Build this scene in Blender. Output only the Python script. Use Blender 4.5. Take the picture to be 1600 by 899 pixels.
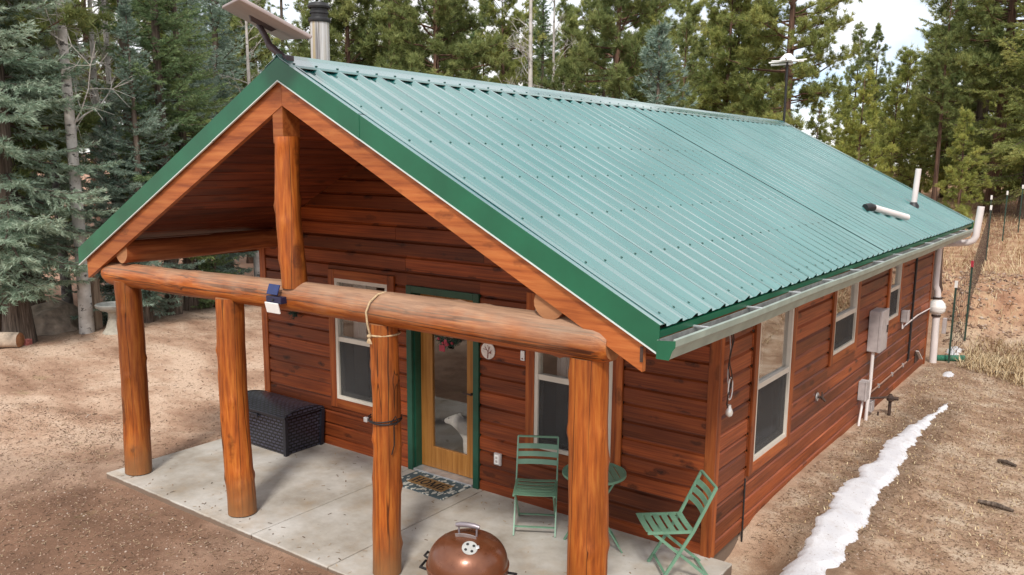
import bpy, bmesh, math, random
import numpy as np
from mathutils import Vector, Matrix

R = math.radians
for o in list(bpy.data.objects):
    bpy.data.objects.remove(o)
SC = bpy.context.scene
COL = SC.collection
random.seed(7)

# ------------------------------------------------------------------ camera
cam = bpy.data.cameras.new("camera")
cam.sensor_width = 36.0
cam.lens = 29.423
cam.shift_y = 0.0175
cam.clip_start = 0.1
cam.clip_end = 2000
camo = bpy.data.objects.new("camera", cam)
COL.objects.link(camo)
_f = Vector((-0.58258, 0.795117, -0.168491))
_r = Vector((0.805777, 0.59216, 0.0083463))
_u = Vector((-0.10641, 0.130904, 0.985668))
M = Matrix((_r, _u, -_f)).transposed().to_4x4()
M.translation = Vector((4.1848, -6.6833, 3.4610))
camo.matrix_world = M
SC.camera = camo

# ------------------------------------------------------------------ sky, sun, exposure
SUN_EL, SUN_AZ = 48.0, 150.0          # azimuth clockwise from +Y
w = bpy.data.worlds.new("World")
SC.world = w
w.use_nodes = True
nt = w.node_tree
nt.nodes.clear()
wo = nt.nodes.new("ShaderNodeOutputWorld")
bg = nt.nodes.new("ShaderNodeBackground")
sky = nt.nodes.new("ShaderNodeTexSky")
sky.sky_type = 'NISHITA'
sky.sun_disc = False
sky.sun_elevation = R(SUN_EL)
sky.sun_rotation = R(SUN_AZ)
sky.altitude = 2500
sky.air_density = 1.0
sky.dust_density = 1.5
tc = nt.nodes.new("ShaderNodeTexCoord")
mp = nt.nodes.new("ShaderNodeMapping")
mp.inputs["Scale"].default_value = (1.0, 1.0, 2.6)
mp.inputs["Location"].default_value = (0.35, 0.2, 0.1)
cn = nt.nodes.new("ShaderNodeTexNoise")
cn.inputs["Scale"].default_value = 2.2
cn.inputs["Detail"].default_value = 6
cn.inputs["Roughness"].default_value = 0.55
cr = nt.nodes.new("ShaderNodeValToRGB")
cr.color_ramp.elements[0].position = 0.36
cr.color_ramp.elements[0].color = (0.12, 0.12, 0.12, 1)
cr.color_ramp.elements[1].position = 0.56
cr.color_ramp.elements[1].color = (1, 1, 1, 1)
mx = nt.nodes.new("ShaderNodeMixRGB")
mx.inputs[2].default_value = (9.9, 9.7, 9.6, 1)
bg.inputs["Strength"].default_value = 0.105
L = nt.links.new
L(tc.outputs["Generated"], mp.inputs["Vector"])
L(mp.outputs[0], cn.inputs["Vector"])
L(cn.outputs["Fac"], cr.inputs[0])
L(cr.outputs[0], mx.inputs[0])
L(sky.outputs[0], mx.inputs[1])
L(mx.outputs[0], bg.inputs["Color"])
L(bg.outputs[0], wo.inputs["Surface"])

sun = bpy.data.lights.new("sun", 'SUN')
sun.energy = 2.3
sun.angle = R(9)
sun.color = (1.0, 0.95, 0.88)
suno = bpy.data.objects.new("sun", sun)
COL.objects.link(suno)
_sd = Vector((math.sin(R(SUN_AZ)) * math.cos(R(SUN_EL)), math.cos(R(SUN_AZ)) * math.cos(R(SUN_EL)), math.sin(R(SUN_EL))))
suno.rotation_euler = _sd.to_track_quat('Z', 'Y').to_euler()
suno.location = (10, -20, 30)

SC.view_settings.view_transform = 'Standard'
SC.view_settings.look = 'None'
SC.view_settings.exposure = 0.55
SC.view_settings.gamma = 1.0
SC.view_settings.use_curve_mapping = False
SC.cycles.max_bounces = 6
SC.cycles.diffuse_bounces = 3
SC.cycles.glossy_bounces = 3
SC.cycles.transparent_max_bounces = 12
SC.cycles.use_denoising = True
SC.cycles.sample_clamp_indirect = 6

# ------------------------------------------------------------------ tags
def tag(o, label=None, cat=None, group=None, kind=None):
    if label: o["label"] = label
    if cat: o["category"] = cat
    if group: o["group"] = group
    if kind: o["kind"] = kind
    return o

def empty(name, loc=(0, 0, 0), rz=0.0, parent=None):
    o = bpy.data.objects.new(name, None)
    o.empty_display_size = 0.1
    COL.objects.link(o)
    o.location = loc
    o.rotation_euler = (0, 0, rz)
    if parent: o.parent = parent
    return o

# ------------------------------------------------------------------ mesh builder
class MB:
    def __init__(s):
        s.v = []; s.f = []; s.m = []
    def add(s, vs, fs, mi=0):
        b = len(s.v)
        s.v += [tuple(v) for v in vs]
        s.f += [tuple(i + b for i in f) for f in fs]
        s.m += [mi] * len(fs)
        return s
    def box(s, a, b, mi=0, rot=None, c=0.0):
        x0, y0, z0 = a; x1, y1, z1 = b
        if c <= 0:
            vs = [(x0,y0,z0),(x1,y0,z0),(x1,y1,z0),(x0,y1,z0),(x0,y0,z1),(x1,y0,z1),(x1,y1,z1),(x0,y1,z1)]
            fs = [(0,3,2,1),(4,5,6,7),(0,1,5,4),(1,2,6,5),(2,3,7,6),(3,0,4,7)]
        else:
            bm = bmesh.new()
            bmesh.ops.create_cube(bm, size=1)
            for v in bm.verts:
                v.co = Vector(((x0+x1)/2 + v.co.x*(x1-x0), (y0+y1)/2 + v.co.y*(y1-y0), (z0+z1)/2 + v.co.z*(z1-z0)))
            bmesh.ops.bevel(bm, geom=bm.edges[:], offset=c, segments=2, affect='EDGES', profile=0.5)
            bm.verts.index_update()
            vs = [v.co.copy() for v in bm.verts]
            fs = [[v.index for v in f.verts] for f in bm.faces]
            bm.free()
        if rot is not None:
            ctr = Vector(((x0+x1)/2, (y0+y1)/2, (z0+z1)/2))
            vs = [ctr + rot @ (Vector(v) - ctr) for v in vs]
        return s.add(vs, fs, mi)
    def bar(s, p, q, wx, wy, mi=0, up=(0, 0, 1)):
        p = Vector(p); q = Vector(q); d = (q - p).normalized()
        u = Vector(up)
        if abs(d.dot(u)) > 0.98: u = Vector((0, 1, 0))
        x = d.cross(u).normalized(); y = x.cross(d).normalized()
        vs = []
        for c in (p, q):
            for a, b in ((-1,-1),(1,-1),(1,1),(-1,1)):
                vs.append(c + x*(a*wx/2) + y*(b*wy/2))
        return s.add(vs, [(0,3,2,1),(4,5,6,7),(0,1,5,4),(1,2,6,5),(2,3,7,6),(3,0,4,7)], mi)
    def tube(s, pts, rad, n=10, mi=0, caps=True, jit=0.0, rng=None):
        pts = [Vector(p) for p in pts]
        if not hasattr(rad, '__len__'): rad = [rad] * len(pts)
        vs = []; fs = []
        t0 = (pts[1] - pts[0]).normalized()
        ref = Vector((0, 0, 1)) if abs(t0.z) < 0.9 else Vector((1, 0, 0))
        x = t0.cross(ref).normalized()
        for i, p in enumerate(pts):
            if i == 0: t = t0
            elif i == len(pts)-1: t = (pts[i]-pts[i-1]).normalized()
            else: t = (pts[i+1]-pts[i-1]).normalized()
            x = (x - t * x.dot(t)).normalized()
            y = t.cross(x)
            for k in range(n):
                a = 2*math.pi*k/n
                r = rad[i]
                if jit: r *= 1 + (rng.random()-0.5)*2*jit
                vs.append(p + x*(math.cos(a)*r) + y*(math.sin(a)*r))
        for i in range(len(pts)-1):
            for k in range(n):
                fs.append((i*n+k, i*n+(k+1)%n, (i+1)*n+(k+1)%n, (i+1)*n+k))
        if caps:
            fs.append(tuple(range(n-1, -1, -1)))
            fs.append(tuple((len(pts)-1)*n + k for k in range(n)))
        return s.add(vs, fs, mi)
    def lathe(s, prof, n=32, c=(0, 0, 0), mi=0, cap=False, sc=(1, 1)):
        vs = []; fs = []
        for r, z in prof:
            for k in range(n):
                a = 2*math.pi*k/n
                vs.append((c[0]+r*math.cos(a)*sc[0], c[1]+r*math.sin(a)*sc[1], c[2]+z))
        for i in range(len(prof)-1):
            for k in range(n):
                fs.append((i*n+k, i*n+(k+1)%n, (i+1)*n+(k+1)%n, (i+1)*n+k))
        if cap:
            fs.append(tuple(range(n-1, -1, -1)))
            fs.append(tuple((len(prof)-1)*n+k for k in range(n)))
        return s.add(vs, fs, mi)
    def prism(s, poly, axis, a0, a1, mi=0):
        """poly: 2D points; axis 'x','y','z' is the extrusion axis."""
        n = len(poly); vs = []
        for a in (a0, a1):
            for (p, q) in poly:
                vs.append({'x': (a, p, q), 'y': (p, a, q), 'z': (p, q, a)}[axis])
        fs = [tuple(range(n-1, -1, -1)), tuple(range(n, 2*n))]
        for k in range(n):
            fs.append((k, (k+1) % n, n+(k+1) % n, n+k))
        return s.add(vs, fs, mi)
    def mesh(s, name, mats, smooth=False):
        me = bpy.data.meshes.new(name)
        me.from_pydata(s.v, [], s.f)
        if not isinstance(mats, (list, tuple)): mats = [mats]
        for m in mats: me.materials.append(m)
        if len(mats) > 1:
            me.polygons.foreach_set("material_index", s.m)
        bm = bmesh.new(); bm.from_mesh(me)
        bmesh.ops.recalc_face_normals(bm, faces=bm.faces[:])
        bm.to_mesh(me); bm.free()
        if smooth:
            me.polygons.foreach_set("use_smooth", [True]*len(me.polygons))
            try: me.set_sharp_from_angle(angle=R(smooth if smooth is not True else 40))
            except Exception: pass
        me.update()
        return me
    def build(s, name, mats, parent=None, smooth=False, loc=None):
        o = bpy.data.objects.new(name, s.mesh(name, mats, smooth))
        COL.objects.link(o)
        if loc: o.location = loc
        if parent: o.parent = parent
        return o

def np_mesh(name, V, F, mat, attr=None, smooth=False):
    """V (n,3), F (m,3 or 4) numpy -> mesh, fast."""
    me = bpy.data.meshes.new(name)
    k = F.shape[1]
    me.vertices.add(len(V)); me.vertices.foreach_set("co", V.astype(np.float32).ravel())
    me.loops.add(F.size); me.loops.foreach_set("vertex_index", F.astype(np.int32).ravel())
    me.polygons.add(len(F))
    me.polygons.foreach_set("loop_start", (np.arange(len(F))*k).astype(np.int32))
    me.polygons.foreach_set("loop_total", np.full(len(F), k, np.int32))
    if smooth: me.polygons.foreach_set("use_smooth", np.ones(len(F), bool))
    me.materials.append(mat)
    me.update(calc_edges=True)
    if attr is not None:
        a = me.attributes.new("tint", 'FLOAT', 'FACE')
        a.data.foreach_set("value", attr.astype(np.float32))
    return me

def link(name, me, parent=None, loc=None):
    o = bpy.data.objects.new(name, me)
    COL.objects.link(o)
    if parent: o.parent = parent
    if loc: o.location = loc
    return o

def copy_tree(o, parent=None):
    c = o.copy(); COL.objects.link(c); c.parent = parent
    for ch in [x for x in o.children]: copy_tree(ch, c)
    return c

# ------------------------------------------------------------------ materials
class NT:
    def __init__(s, name):
        s.m = bpy.data.materials.new(name); s.m.use_nodes = True
        s.t = s.m.node_tree
        s.b = s.t.nodes["Principled BSDF"]
        s.out = s.t.nodes["Material Output"]
    def n(s, typ, **kw):
        nd = s.t.nodes.new("ShaderNode" + typ)
        for k, v in kw.items():
            if k in nd.inputs: nd.inputs[k].default_value = v
            else: setattr(nd, k, v)
        return nd
    def l(s, a, b): s.t.links.new(a, b)
    def set(s, **kw):
        for k, v in kw.items(): s.b.inputs[k.replace('_', ' ')].default_value = v
    def pos(s): return s.n("NewGeometry").outputs["Position"]
    def noise(s, vec, scale, detail=4, rough=0.55, out="Fac"):
        nd = s.n("TexNoise"); nd.inputs["Scale"].default_value = scale
        nd.inputs["Detail"].default_value = detail; nd.inputs["Roughness"].default_value = rough
        if vec is not None: s.l(vec, nd.inputs["Vector"])
        return nd.outputs[out]
    def ramp(s, fac, els):
        nd = s.n("ValToRGB"); r = nd.color_ramp
        while len(r.elements) < len(els): r.elements.new(0.5)
        for e, (p, c) in zip(r.elements, els):
            e.position = p; e.color = (c, c, c, 1) if not hasattr(c, '__len__') else (*c[:3], 1)
        s.l(fac, nd.inputs[0]); return nd.outputs[0]
    def mix(s, fac, a, b, mode='MIX'):
        nd = s.n("MixRGB", blend_type=mode)
        for i, x in ((0, fac), (1, a), (2, b)):
            if isinstance(x, (int, float)): nd.inputs[i].default_value = x if i == 0 else (x, x, x, 1)
            elif isinstance(x, tuple): nd.inputs[i].default_value = (*x[:3], 1)
            else: s.l(x, nd.inputs[i])
        return nd.outputs[0]
    def math(s, op, a, b=0.0):
        nd = s.n("Math", operation=op)
        for i, x in ((0, a), (1, b)):
            if isinstance(x, (int, float)): nd.inputs[i].default_value = x
            else: s.l(x, nd.inputs[i])
        return nd.outputs[0]
    def mapv(s, vec, scale=(1, 1, 1), loc=(0, 0, 0), rot=(0, 0, 0)):
        nd = s.n("Mapping"); nd.inputs["Scale"].default_value = scale
        nd.inputs["Location"].default_value = loc; nd.inputs["Rotation"].default_value = rot
        s.l(vec, nd.inputs["Vector"]); return nd.outputs[0]
    def bump(s, h, strength=0.3, dist=0.02):
        nd = s.n("Bump"); nd.inputs["Strength"].default_value = strength; nd.inputs["Distance"].default_value = dist
        s.l(h, nd.inputs["Height"]); s.l(nd.outputs[0], s.b.inputs["Normal"]); return nd
    def base(s, c):
        if isinstance(c, tuple): s.b.inputs["Base Color"].default_value = (*c[:3], 1)
        else: s.l(c, s.b.inputs["Base Color"])
    def rand(s): return s.n("ObjectInfo").outputs["Random"]
    def rvec(s, k=40.0):
        """world position shifted by a per-object random offset"""
        v = s.n("VectorMath", operation='ADD')
        cx = s.n("CombineXYZ"); r = s.math('MULTIPLY', s.rand(), k)
        for i in range(3): s.l(r, cx.inputs[i])
        s.l(s.pos(), v.inputs[0]); s.l(cx.outputs[0], v.inputs[1])
        return v.outputs[0]

def pm(name, col, rough=0.6, metal=0.0, var=0.12, scale=8.0, bump=0.0, bscale=40.0, coat=0.0):
    m = NT(name)
    v = m.pos()
    n1 = m.noise(v, scale, 5)
    c = m.ramp(n1, [(0.3, tuple(x*(1-var) for x in col)), (0.7, tuple(min(1, x*(1+var)) for x in col))])
    m.base(c)
    m.set(Roughness=rough, Metallic=metal)
    if coat: m.b.inputs["Coat Weight"].default_value = coat
    if bump: m.bump(m.noise(v, bscale, 3), bump, 0.01)
    return m.m

def wood(name, axis, dark, mid, light, rough=0.55, knots=0.8, vary=0.35, weather=None, ring=9.0, kscale=1.0, bump=0.35, vval=0.3, spec=0.35, foot=None, cracks=0.0, gc=1.0, ax=0.55):
    m = NT(name)
    v = m.rvec()
    ai = 'xyz'.index(axis)
    sc = [ring, ring, ring]; sc[ai] = ax
    g = m.noise(m.mapv(v, tuple(sc)), 2.2, 7, 0.62)
    col = m.ramp(g, [(0.5-0.17*gc, dark), (0.49, mid), (0.5+0.16*gc, light)])
    if cracks:
        sck = [3.2, 3.2, 3.2]; sck[ai] = 0.05
        cn_ = m.noise(m.mapv(v, tuple(sck), (5, 3, 8)), 2.0, 3, 0.5)
        cf = m.ramp(m.math('ABSOLUTE', m.math('SUBTRACT', cn_, 0.5)), [(0.004, cracks), (0.012, 0.0)])
        col = m.mix(cf, col, tuple(x*0.25 for x in dark))
    # broad streaks
    sb = [2.2, 2.2, 2.2]; sb[ai] = 0.5
    st = m.noise(m.mapv(v, tuple(sb)), 1.3, 3)
    col = m.mix(0.75, col, m.ramp(st, [(0.38, 1 - vary), (0.60, 1.0 + vary*0.25)]), 'MULTIPLY')
    if knots:
        sk = [7.0*kscale]*3; sk[ai] = 2.6*kscale
        vo = m.n("TexVoronoi"); vo.inputs["Scale"].default_value = 1.0
        dv = m.n("VectorMath", operation='ADD')
        m.l(m.mapv(v, tuple(sk)), dv.inputs[0])
        nz = m.n("TexNoise"); nz.inputs["Scale"].default_value = 14.0
        m.l(v, nz.inputs["Vector"])
        ms = m.n("VectorMath", operation='SCALE'); ms.inputs["Scale"].default_value = 0.35
        m.l(nz.outputs["Color"], ms.inputs[0]); m.l(ms.outputs[0], dv.inputs[1])
        m.l(dv.outputs[0], vo.inputs["Vector"])
        # only some cells carry a knot
        keep = m.n("SeparateColor"); m.l(vo.outputs["Color"], keep.inputs[0])
        kk = m.ramp(keep.outputs[0], [(0.52, 0.0), (0.56, 1.0)])
        kd = m.ramp(vo.outputs["Distance"], [(0.09, 1.0), (0.15, 0.55), (0.19, 0.75), (0.30, 0.0)])
        kf = m.math('MULTIPLY', m.math('MULTIPLY', kk, kd), knots)
        col = m.mix(kf, col, tuple(x*0.28 for x in dark))
    hv = m.ramp(m.rand(), [(0.0, 1 - vval), (1.0, 1 + vval*0.5)])
    col = m.mix(1.0, col, hv, 'MULTIPLY')
    if weather:
        wcol, wz = weather
        sep = m.n("SeparateXYZ"); m.l(m.pos(), sep.inputs[0])
        zz = m.math('ADD', sep.outputs[2], m.math('MULTIPLY', m.noise(m.pos(), 3.0, 5), 0.22))
        wf = m.ramp(m.math('MULTIPLY', m.math('SUBTRACT', zz, wz), 6.0), [(0.0, 0.0), (1.0, 0.8)])
        wc = m.mix(0.7, wcol, m.ramp(g, [(0.3, 0.5), (0.7, 1.25)]), 'MULTIPLY')
        col = m.mix(wf, col, wc)
    if foot:
        sep = m.n("SeparateXYZ"); m.l(m.pos(), sep.inputs[0])
        zz = m.math('ADD', sep.outputs[2], m.math('MULTIPLY', m.noise(m.pos(), 5.0, 4), 0.5))
        wf = m.ramp(zz, [(0.28, 0.8), (0.75, 0.0)])
        col = m.mix(wf, col, foot)
    m.base(col)
    m.set(Roughness=rough); m.b.inputs["Specular IOR Level"].default_value = spec
    m.bump(g, bump, 0.01)
    return m.m

SID_D, SID_M, SID_L = (0.070, 0.012, 0.003), (0.245, 0.053, 0.013), (0.40, 0.112, 0.028)
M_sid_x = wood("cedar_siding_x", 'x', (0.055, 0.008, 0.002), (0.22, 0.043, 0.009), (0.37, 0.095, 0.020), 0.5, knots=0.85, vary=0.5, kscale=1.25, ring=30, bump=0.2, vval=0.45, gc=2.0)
M_sid_y = wood("cedar_siding_y", 'y', SID_D, SID_M, SID_L, 0.5, knots=0.8, vary=0.5, kscale=1.1, ring=30, bump=0.2, vval=0.4, gc=2.0)
M_ceil = wood("ceiling_boards", 'y', (0.07, 0.011, 0.004), (0.17, 0.032, 0.010), (0.25, 0.055, 0.016), 0.5, knots=0.6, vary=0.3)
TR_D, TR_M, TR_L = (0.15, 0.030, 0.006), (0.30, 0.068, 0.013), (0.41, 0.115, 0.025)
M_trim_x = wood("cedar_trim_x", 'x', TR_D, TR_M, TR_L, 0.5, knots=0.6, vary=0.3)
M_trim_y = wood("cedar_trim_y", 'y', TR_D, TR_M, TR_L, 0.5, knots=0.6, vary=0.3)
M_trim_z = wood("cedar_trim_z", 'z', TR_D, TR_M, TR_L, 0.5, knots=0.6, vary=0.3)
LG_D, LG_M, LG_L = (0.14, 0.026, 0.004), (0.36, 0.088, 0.011), (0.52, 0.175, 0.028)
M_log_z = wood("log_post", 'z', LG_D, LG_M, LG_L, 0.5, knots=0.8, vary=0.6, kscale=0.6, vval=0.25, foot=(0.20, 0.10, 0.04), ring=17, cracks=0.8, ax=1.2, gc=1.5)
M_log_x = wood("log_beam", 'x', LG_D, LG_M, LG_L, 0.5, knots=0.5, vary=0.35, kscale=0.5, weather=((0.34, 0.235, 0.16), 2.335), bump=0.8, ring=17, cracks=0.8, ax=1.2, gc=1.5)
M_log_y = wood("log_plate", 'y', (0.14, 0.035, 0.012), (0.26, 0.07, 0.02), (0.36, 0.12, 0.04), 0.55, knots=0.5)
M_fas = wood("fascia_board", 'x', (0.22, 0.052, 0.012), (0.37, 0.102, 0.024), (0.46, 0.155, 0.042), 0.5, knots=0.5, vary=0.25)
M_door = wood("fir_door", 'z', (0.27, 0.105, 0.02), (0.37, 0.155, 0.033), (0.45, 0.205, 0.05), 0.4, knots=0.0, vary=0.2, ring=16)
M_grey_wood = wood("grey_wood", 'z', (0.20, 0.13, 0.09), (0.33, 0.24, 0.17), (0.42, 0.32, 0.24), 0.8, knots=0.3)
M_end = wood("log_end", 'x', (0.20, 0.085, 0.035), (0.30, 0.13, 0.055), (0.38, 0.18, 0.08), 0.7, knots=0.0, ring=4)

def roof_mat():
    m = NT("green_metal_roof")
    v = m.pos()
    n = m.noise(v, 1.1, 4)
    c = m.ramp(n, [(0.3, (0.012, 0.132, 0.124)), (0.7, (0.018, 0.165, 0.156))])
    dirt = m.ramp(m.noise(v, 0.8, 3), [(0.45, 0.0), (0.75, 0.10)])
    c = m.mix(dirt, c, (0.30, 0.34, 0.33))
    m.base(c)
    m.set(Roughness=0.36)
    rr = m.ramp(m.noise(v, 1.2, 2), [(0.3, 0.20), (0.7, 0.32)])
    m.l(rr, m.b.inputs["Roughness"])
    m.b.inputs["Specular IOR Level"].default_value = 1.0
    m.b.inputs["Coat Weight"].default_value = 1.0; m.b.inputs["Coat Roughness"].default_value = 0.25; m.b.inputs["Coat IOR"].default_value = 2.25
    return m.m
M_roof = roof_mat()
M_gtrim = pm("dark_green_trim", (0.006, 0.105, 0.05), 0.4, 0, 0.15, 3)
M_hem = pm("pale_hem", (0.55, 0.62, 0.6), 0.4, 0, 0.1, 5)
M_gutter = pm("gutter_paint", (0.23, 0.285, 0.245), 0.4, 0, 0.18, 5)
M_gut_in = pm("gutter_inside", (0.20, 0.20, 0.19), 0.7, 0, 0.4, 9)
M_steel = pm("galvanised", (0.55, 0.56, 0.57), 0.4, 0.6, 0.2, 12)
M_dark = pm("dark_recess", (0.02, 0.014, 0.012), 0.9)
M_room = pm("room_wall", (0.16, 0.12, 0.09), 0.9)
M_screw = pm("screw", (0.015, 0.06, 0.05), 0.5)
M_winwhite = pm("window_vinyl", (0.60, 0.55, 0.47), 0.45, 0, 0.08, 6)
M_winshade = pm("sash_vinyl", (0.42, 0.39, 0.34), 0.5, 0, 0.1, 6)
M_green_frame = pm("green_door_paint", (0.008, 0.06, 0.035), 0.4, 0, 0.2, 6)
M_black = pm("black_paint", (0.012, 0.012, 0.013), 0.5, 0, 0.3, 10)
M_pvc = pm("white_pvc", (0.70, 0.64, 0.62), 0.45, 0, 0.07, 4)
M_white = pm("white_plastic", (0.78, 0.77, 0.74), 0.4, 0, 0.05, 8)
M_greybox = pm("grey_box_paint", (0.40, 0.36, 0.35), 0.5, 0, 0.2, 9)
M_chair = pm("sage_metal", (0.14, 0.27, 0.18), 0.42, 0, 0.12, 9, 0.05, 80)
M_rope = pm("sisal_rope", (0.50, 0.37, 0.22), 0.9, 0, 0.25, 60, 0.6, 300)
M_iron = pm("rusty_iron", (0.05, 0.028, 0.02), 0.8, 0, 0.5, 20)

def glass_mat(name="window_glass", f0=0.10, tint=(0.95, 0.95, 0.94)):
    m = NT(name)
    m.t.nodes.remove(m.b)
    lw = m.n("LayerWeight"); lw.inputs["Blend"].default_value = 0.5
    frs = m.math('ADD', m.math('MULTIPLY', m.math('POWER', lw.outputs["Facing"], 4.0), 1.0-f0), f0)   # Schlick, same from both sides
    tr = m.n("BsdfTransparent"); tr.inputs[0].default_value = (*tint, 1)
    gl = m.n("BsdfGlossy"); gl.inputs["Roughness"].default_value = 0.012
    bp = m.n("Bump"); bp.inputs["Strength"].default_value = 0.025; bp.inputs["Distance"].default_value = 0.01
    m.l(m.noise(m.pos(), 1.7, 2), bp.inputs["Height"]); m.l(bp.outputs[0], gl.inputs["Normal"])
    mixs = m.n("MixShader")
    m.l(frs, mixs.inputs[0]); m.l(tr.outputs[0], mixs.inputs[1]); m.l(gl.outputs[0], mixs.inputs[2])
    m.l(mixs.outputs[0], m.out.inputs[0])
    return m.m
M_glass = glass_mat()
M_glass_side = glass_mat("coated_glass", 0.42)

def screen_mat():
    m = NT("insect_screen")
    m.base((0.05, 0.05, 0.05)); m.set(Roughness=0.8)
    tr = m.n("BsdfTransparent"); mixs = m.n("MixShader")
    ck = m.n("TexNoise"); ck.inputs["Scale"].default_value = 400.0
    m.l(m.pos(), ck.inputs["Vector"])
    m.l(m.ramp(ck.outputs["Fac"], [(0.0, 0.35), (1.0, 0.6)]), mixs.inputs[0])
    m.l(m.b.outputs[0], mixs.inputs[1]); m.l(tr.outputs[0], mixs.inputs[2])
    m.l(mixs.outputs[0], m.out.inputs[0])
    return m.m
M_screen = screen_mat()

def concrete_mat():
    m = NT("patio_concrete")
    v = m.pos()
    n1 = m.noise(v, 1.3, 6, 0.6); n2 = m.noise(v, 7.0, 6, 0.65); n3 = m.noise(v, 90, 3)
    c = m.ramp(n1, [(0.34, (0.30, 0.26, 0.21)), (0.5, (0.43, 0.395, 0.345)), (0.66, (0.54, 0.515, 0.475))])
    c = m.mix(0.5, c, m.ramp(n2, [(0.3, 0.75), (0.7, 1.08)]), 'MULTIPLY')
    st = m.ramp(m.noise(v, 2.3, 5, 0.7), [(0.50, 0.0), (0.72, 0.45)])
    c = m.mix(st, c, (0.36, 0.25, 0.14))
    sp = m.ramp(m.noise(v, 38, 2), [(0.70, 0.0), (0.76, 0.6)])
    c = m.mix(sp, c, (0.17, 0.13, 0.10))
    sz = m.n("SeparateXYZ"); m.l(v, sz.inputs[0])
    soil = m.ramp(m.math('ADD', m.math('MULTIPLY', sz.outputs[2], 10.0), m.math('MULTIPLY', n2, 0.35)), [(0.0, 0.92), (0.09, 0.0)])
    c = m.mix(soil, c, (0.16, 0.105, 0.07))
    m.base(c); m.set(Roughness=0.8)
    m.bump(n3, 0.15, 0.005)
    return m.m
M_conc = concrete_mat()

# ------------------------------------------------------------------ ground
_rg = np.random.RandomState(3)
_waves = []
for (n, lam0, lam1, amp) in ((10, 9.0, 22.0, 0.05), (14, 2.2, 6.0, 0.018), (26, 0.55, 1.6, 0.006), (30, 0.25, 0.5, 0.0028)):
    for i in range(n):
        lam = _rg.uniform(lam0, lam1); th = _rg.uniform(0, 2*math.pi); ph = _rg.uniform(0, 6.28)
        _waves.append((math.cos(th)*2*math.pi/lam, math.sin(th)*2*math.pi/lam, ph, amp*_rg.uniform(0.5, 1.2)/math.sqrt(n/6)))
def sst(a, b, t):
    t = np.clip((t-a)/(b-a), 0, 1); return t*t*(3-2*t)
def ground_h(x, y):
    x = np.asarray(x, float); y = np.asarray(y, float)
    wv = np.zeros(np.broadcast(x, y).shape)
    for kx, ky, ph, a in _waves: wv = wv + a*np.sin(kx*x+ky*y+ph)
    # calm next to the house and the slab
    dx = np.maximum(np.maximum(-4.8-x, x-1.75), 0); dy = np.maximum(np.maximum(-2.3-y, y-9.8), 0)
    d = np.sqrt(dx*dx+dy*dy)
    z = -0.055 - 0.06*sst(0.2, 1.6, d) + wv*(0.3+0.7*sst(0.1, 2.5, d))
    # side of the house: soil a little higher against the wall, slab corner lower
    side = sst(1.0, 1.4, x)*(1-sst(1.9, 3.0, x))*sst(0.6, 1.3, y)*(1-sst(9.2, 10.5, y))
    z = z + side*0.045
    corner = np.exp(-(((x-1.65)/0.40)**4+((y-0.30)/0.55)**4))
    z = z - 0.20*corner
    # cut bank at the rear right and the hillside behind it
    rear = sst(10.3, 13.6, y + 0.35*np.sin(x*1.7)+0.2*np.sin(x*4.1))*sst(-8, -2, x)
    z = z + rear*1.15 + sst(14, 60, y)*sst(-12, 0, x)*3.2
    z = z + rear*(0.10*np.sin(x*2.3+y*1.9)+0.05*np.sin(x*6.1-y*4.3)+0.035*np.sin(x*11.3+y*9.1))*np.exp(-((y-12.8)/2.2)**2)
    # slope on the right of the house (mirrored in the side windows)
    z = z + sst(4.6, 9.0, x + 0.3*np.sin(y*1.3))*2.3*sst(-3, 2, y) + np.clip(x-9, 0, 60)*0.22*sst(-3, 2, y)
    # yard on the left: trees stand on a low rim, the track lies lower behind
    rim = np.exp(-((x+13.0)/1.3)**2)*sst(-6, 0, y)*0.05
    z = z + rim - 0.22*sst(-13.6, -16.5, x)*(1-sst(-26, -34, x)) + sst(-30, -90, x)*2.5
    z = z + sst(18, 70, y)*2.0*(1-sst(-12, 0, x))
    return z
def gh(x, y): return float(ground_h(x, y))

def axis_coords(a, b, st, far, g):
    c = list(np.arange(a, b+1e-6, st))
    lo, hi, s1 = [], [], st
    x = a
    while x > -far: s1 *= g; x -= s1; lo.append(x)
    s1 = st; x = b
    while x < far: s1 *= g; x += s1; hi.append(x)
    return np.array(lo[::-1]+c+hi)
gx = axis_coords(-15.0, 5.0, 0.11, 260, 1.13)
gy = axis_coords(-8.0, 15.0, 0.11, 260, 1.13)
GX, GY = np.meshgrid(gx, gy, indexing='ij')
GZ = ground_h(GX, GY)
V = np.stack([GX.ravel(), GY.ravel(), GZ.ravel()], 1)
ni, nj = GX.shape
I = (np.arange(ni-1)[:, None]*nj + np.arange(nj-1)[None, :]).ravel()
Fq = np.stack([I, I+nj, I+nj+1, I+1], 1)

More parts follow.
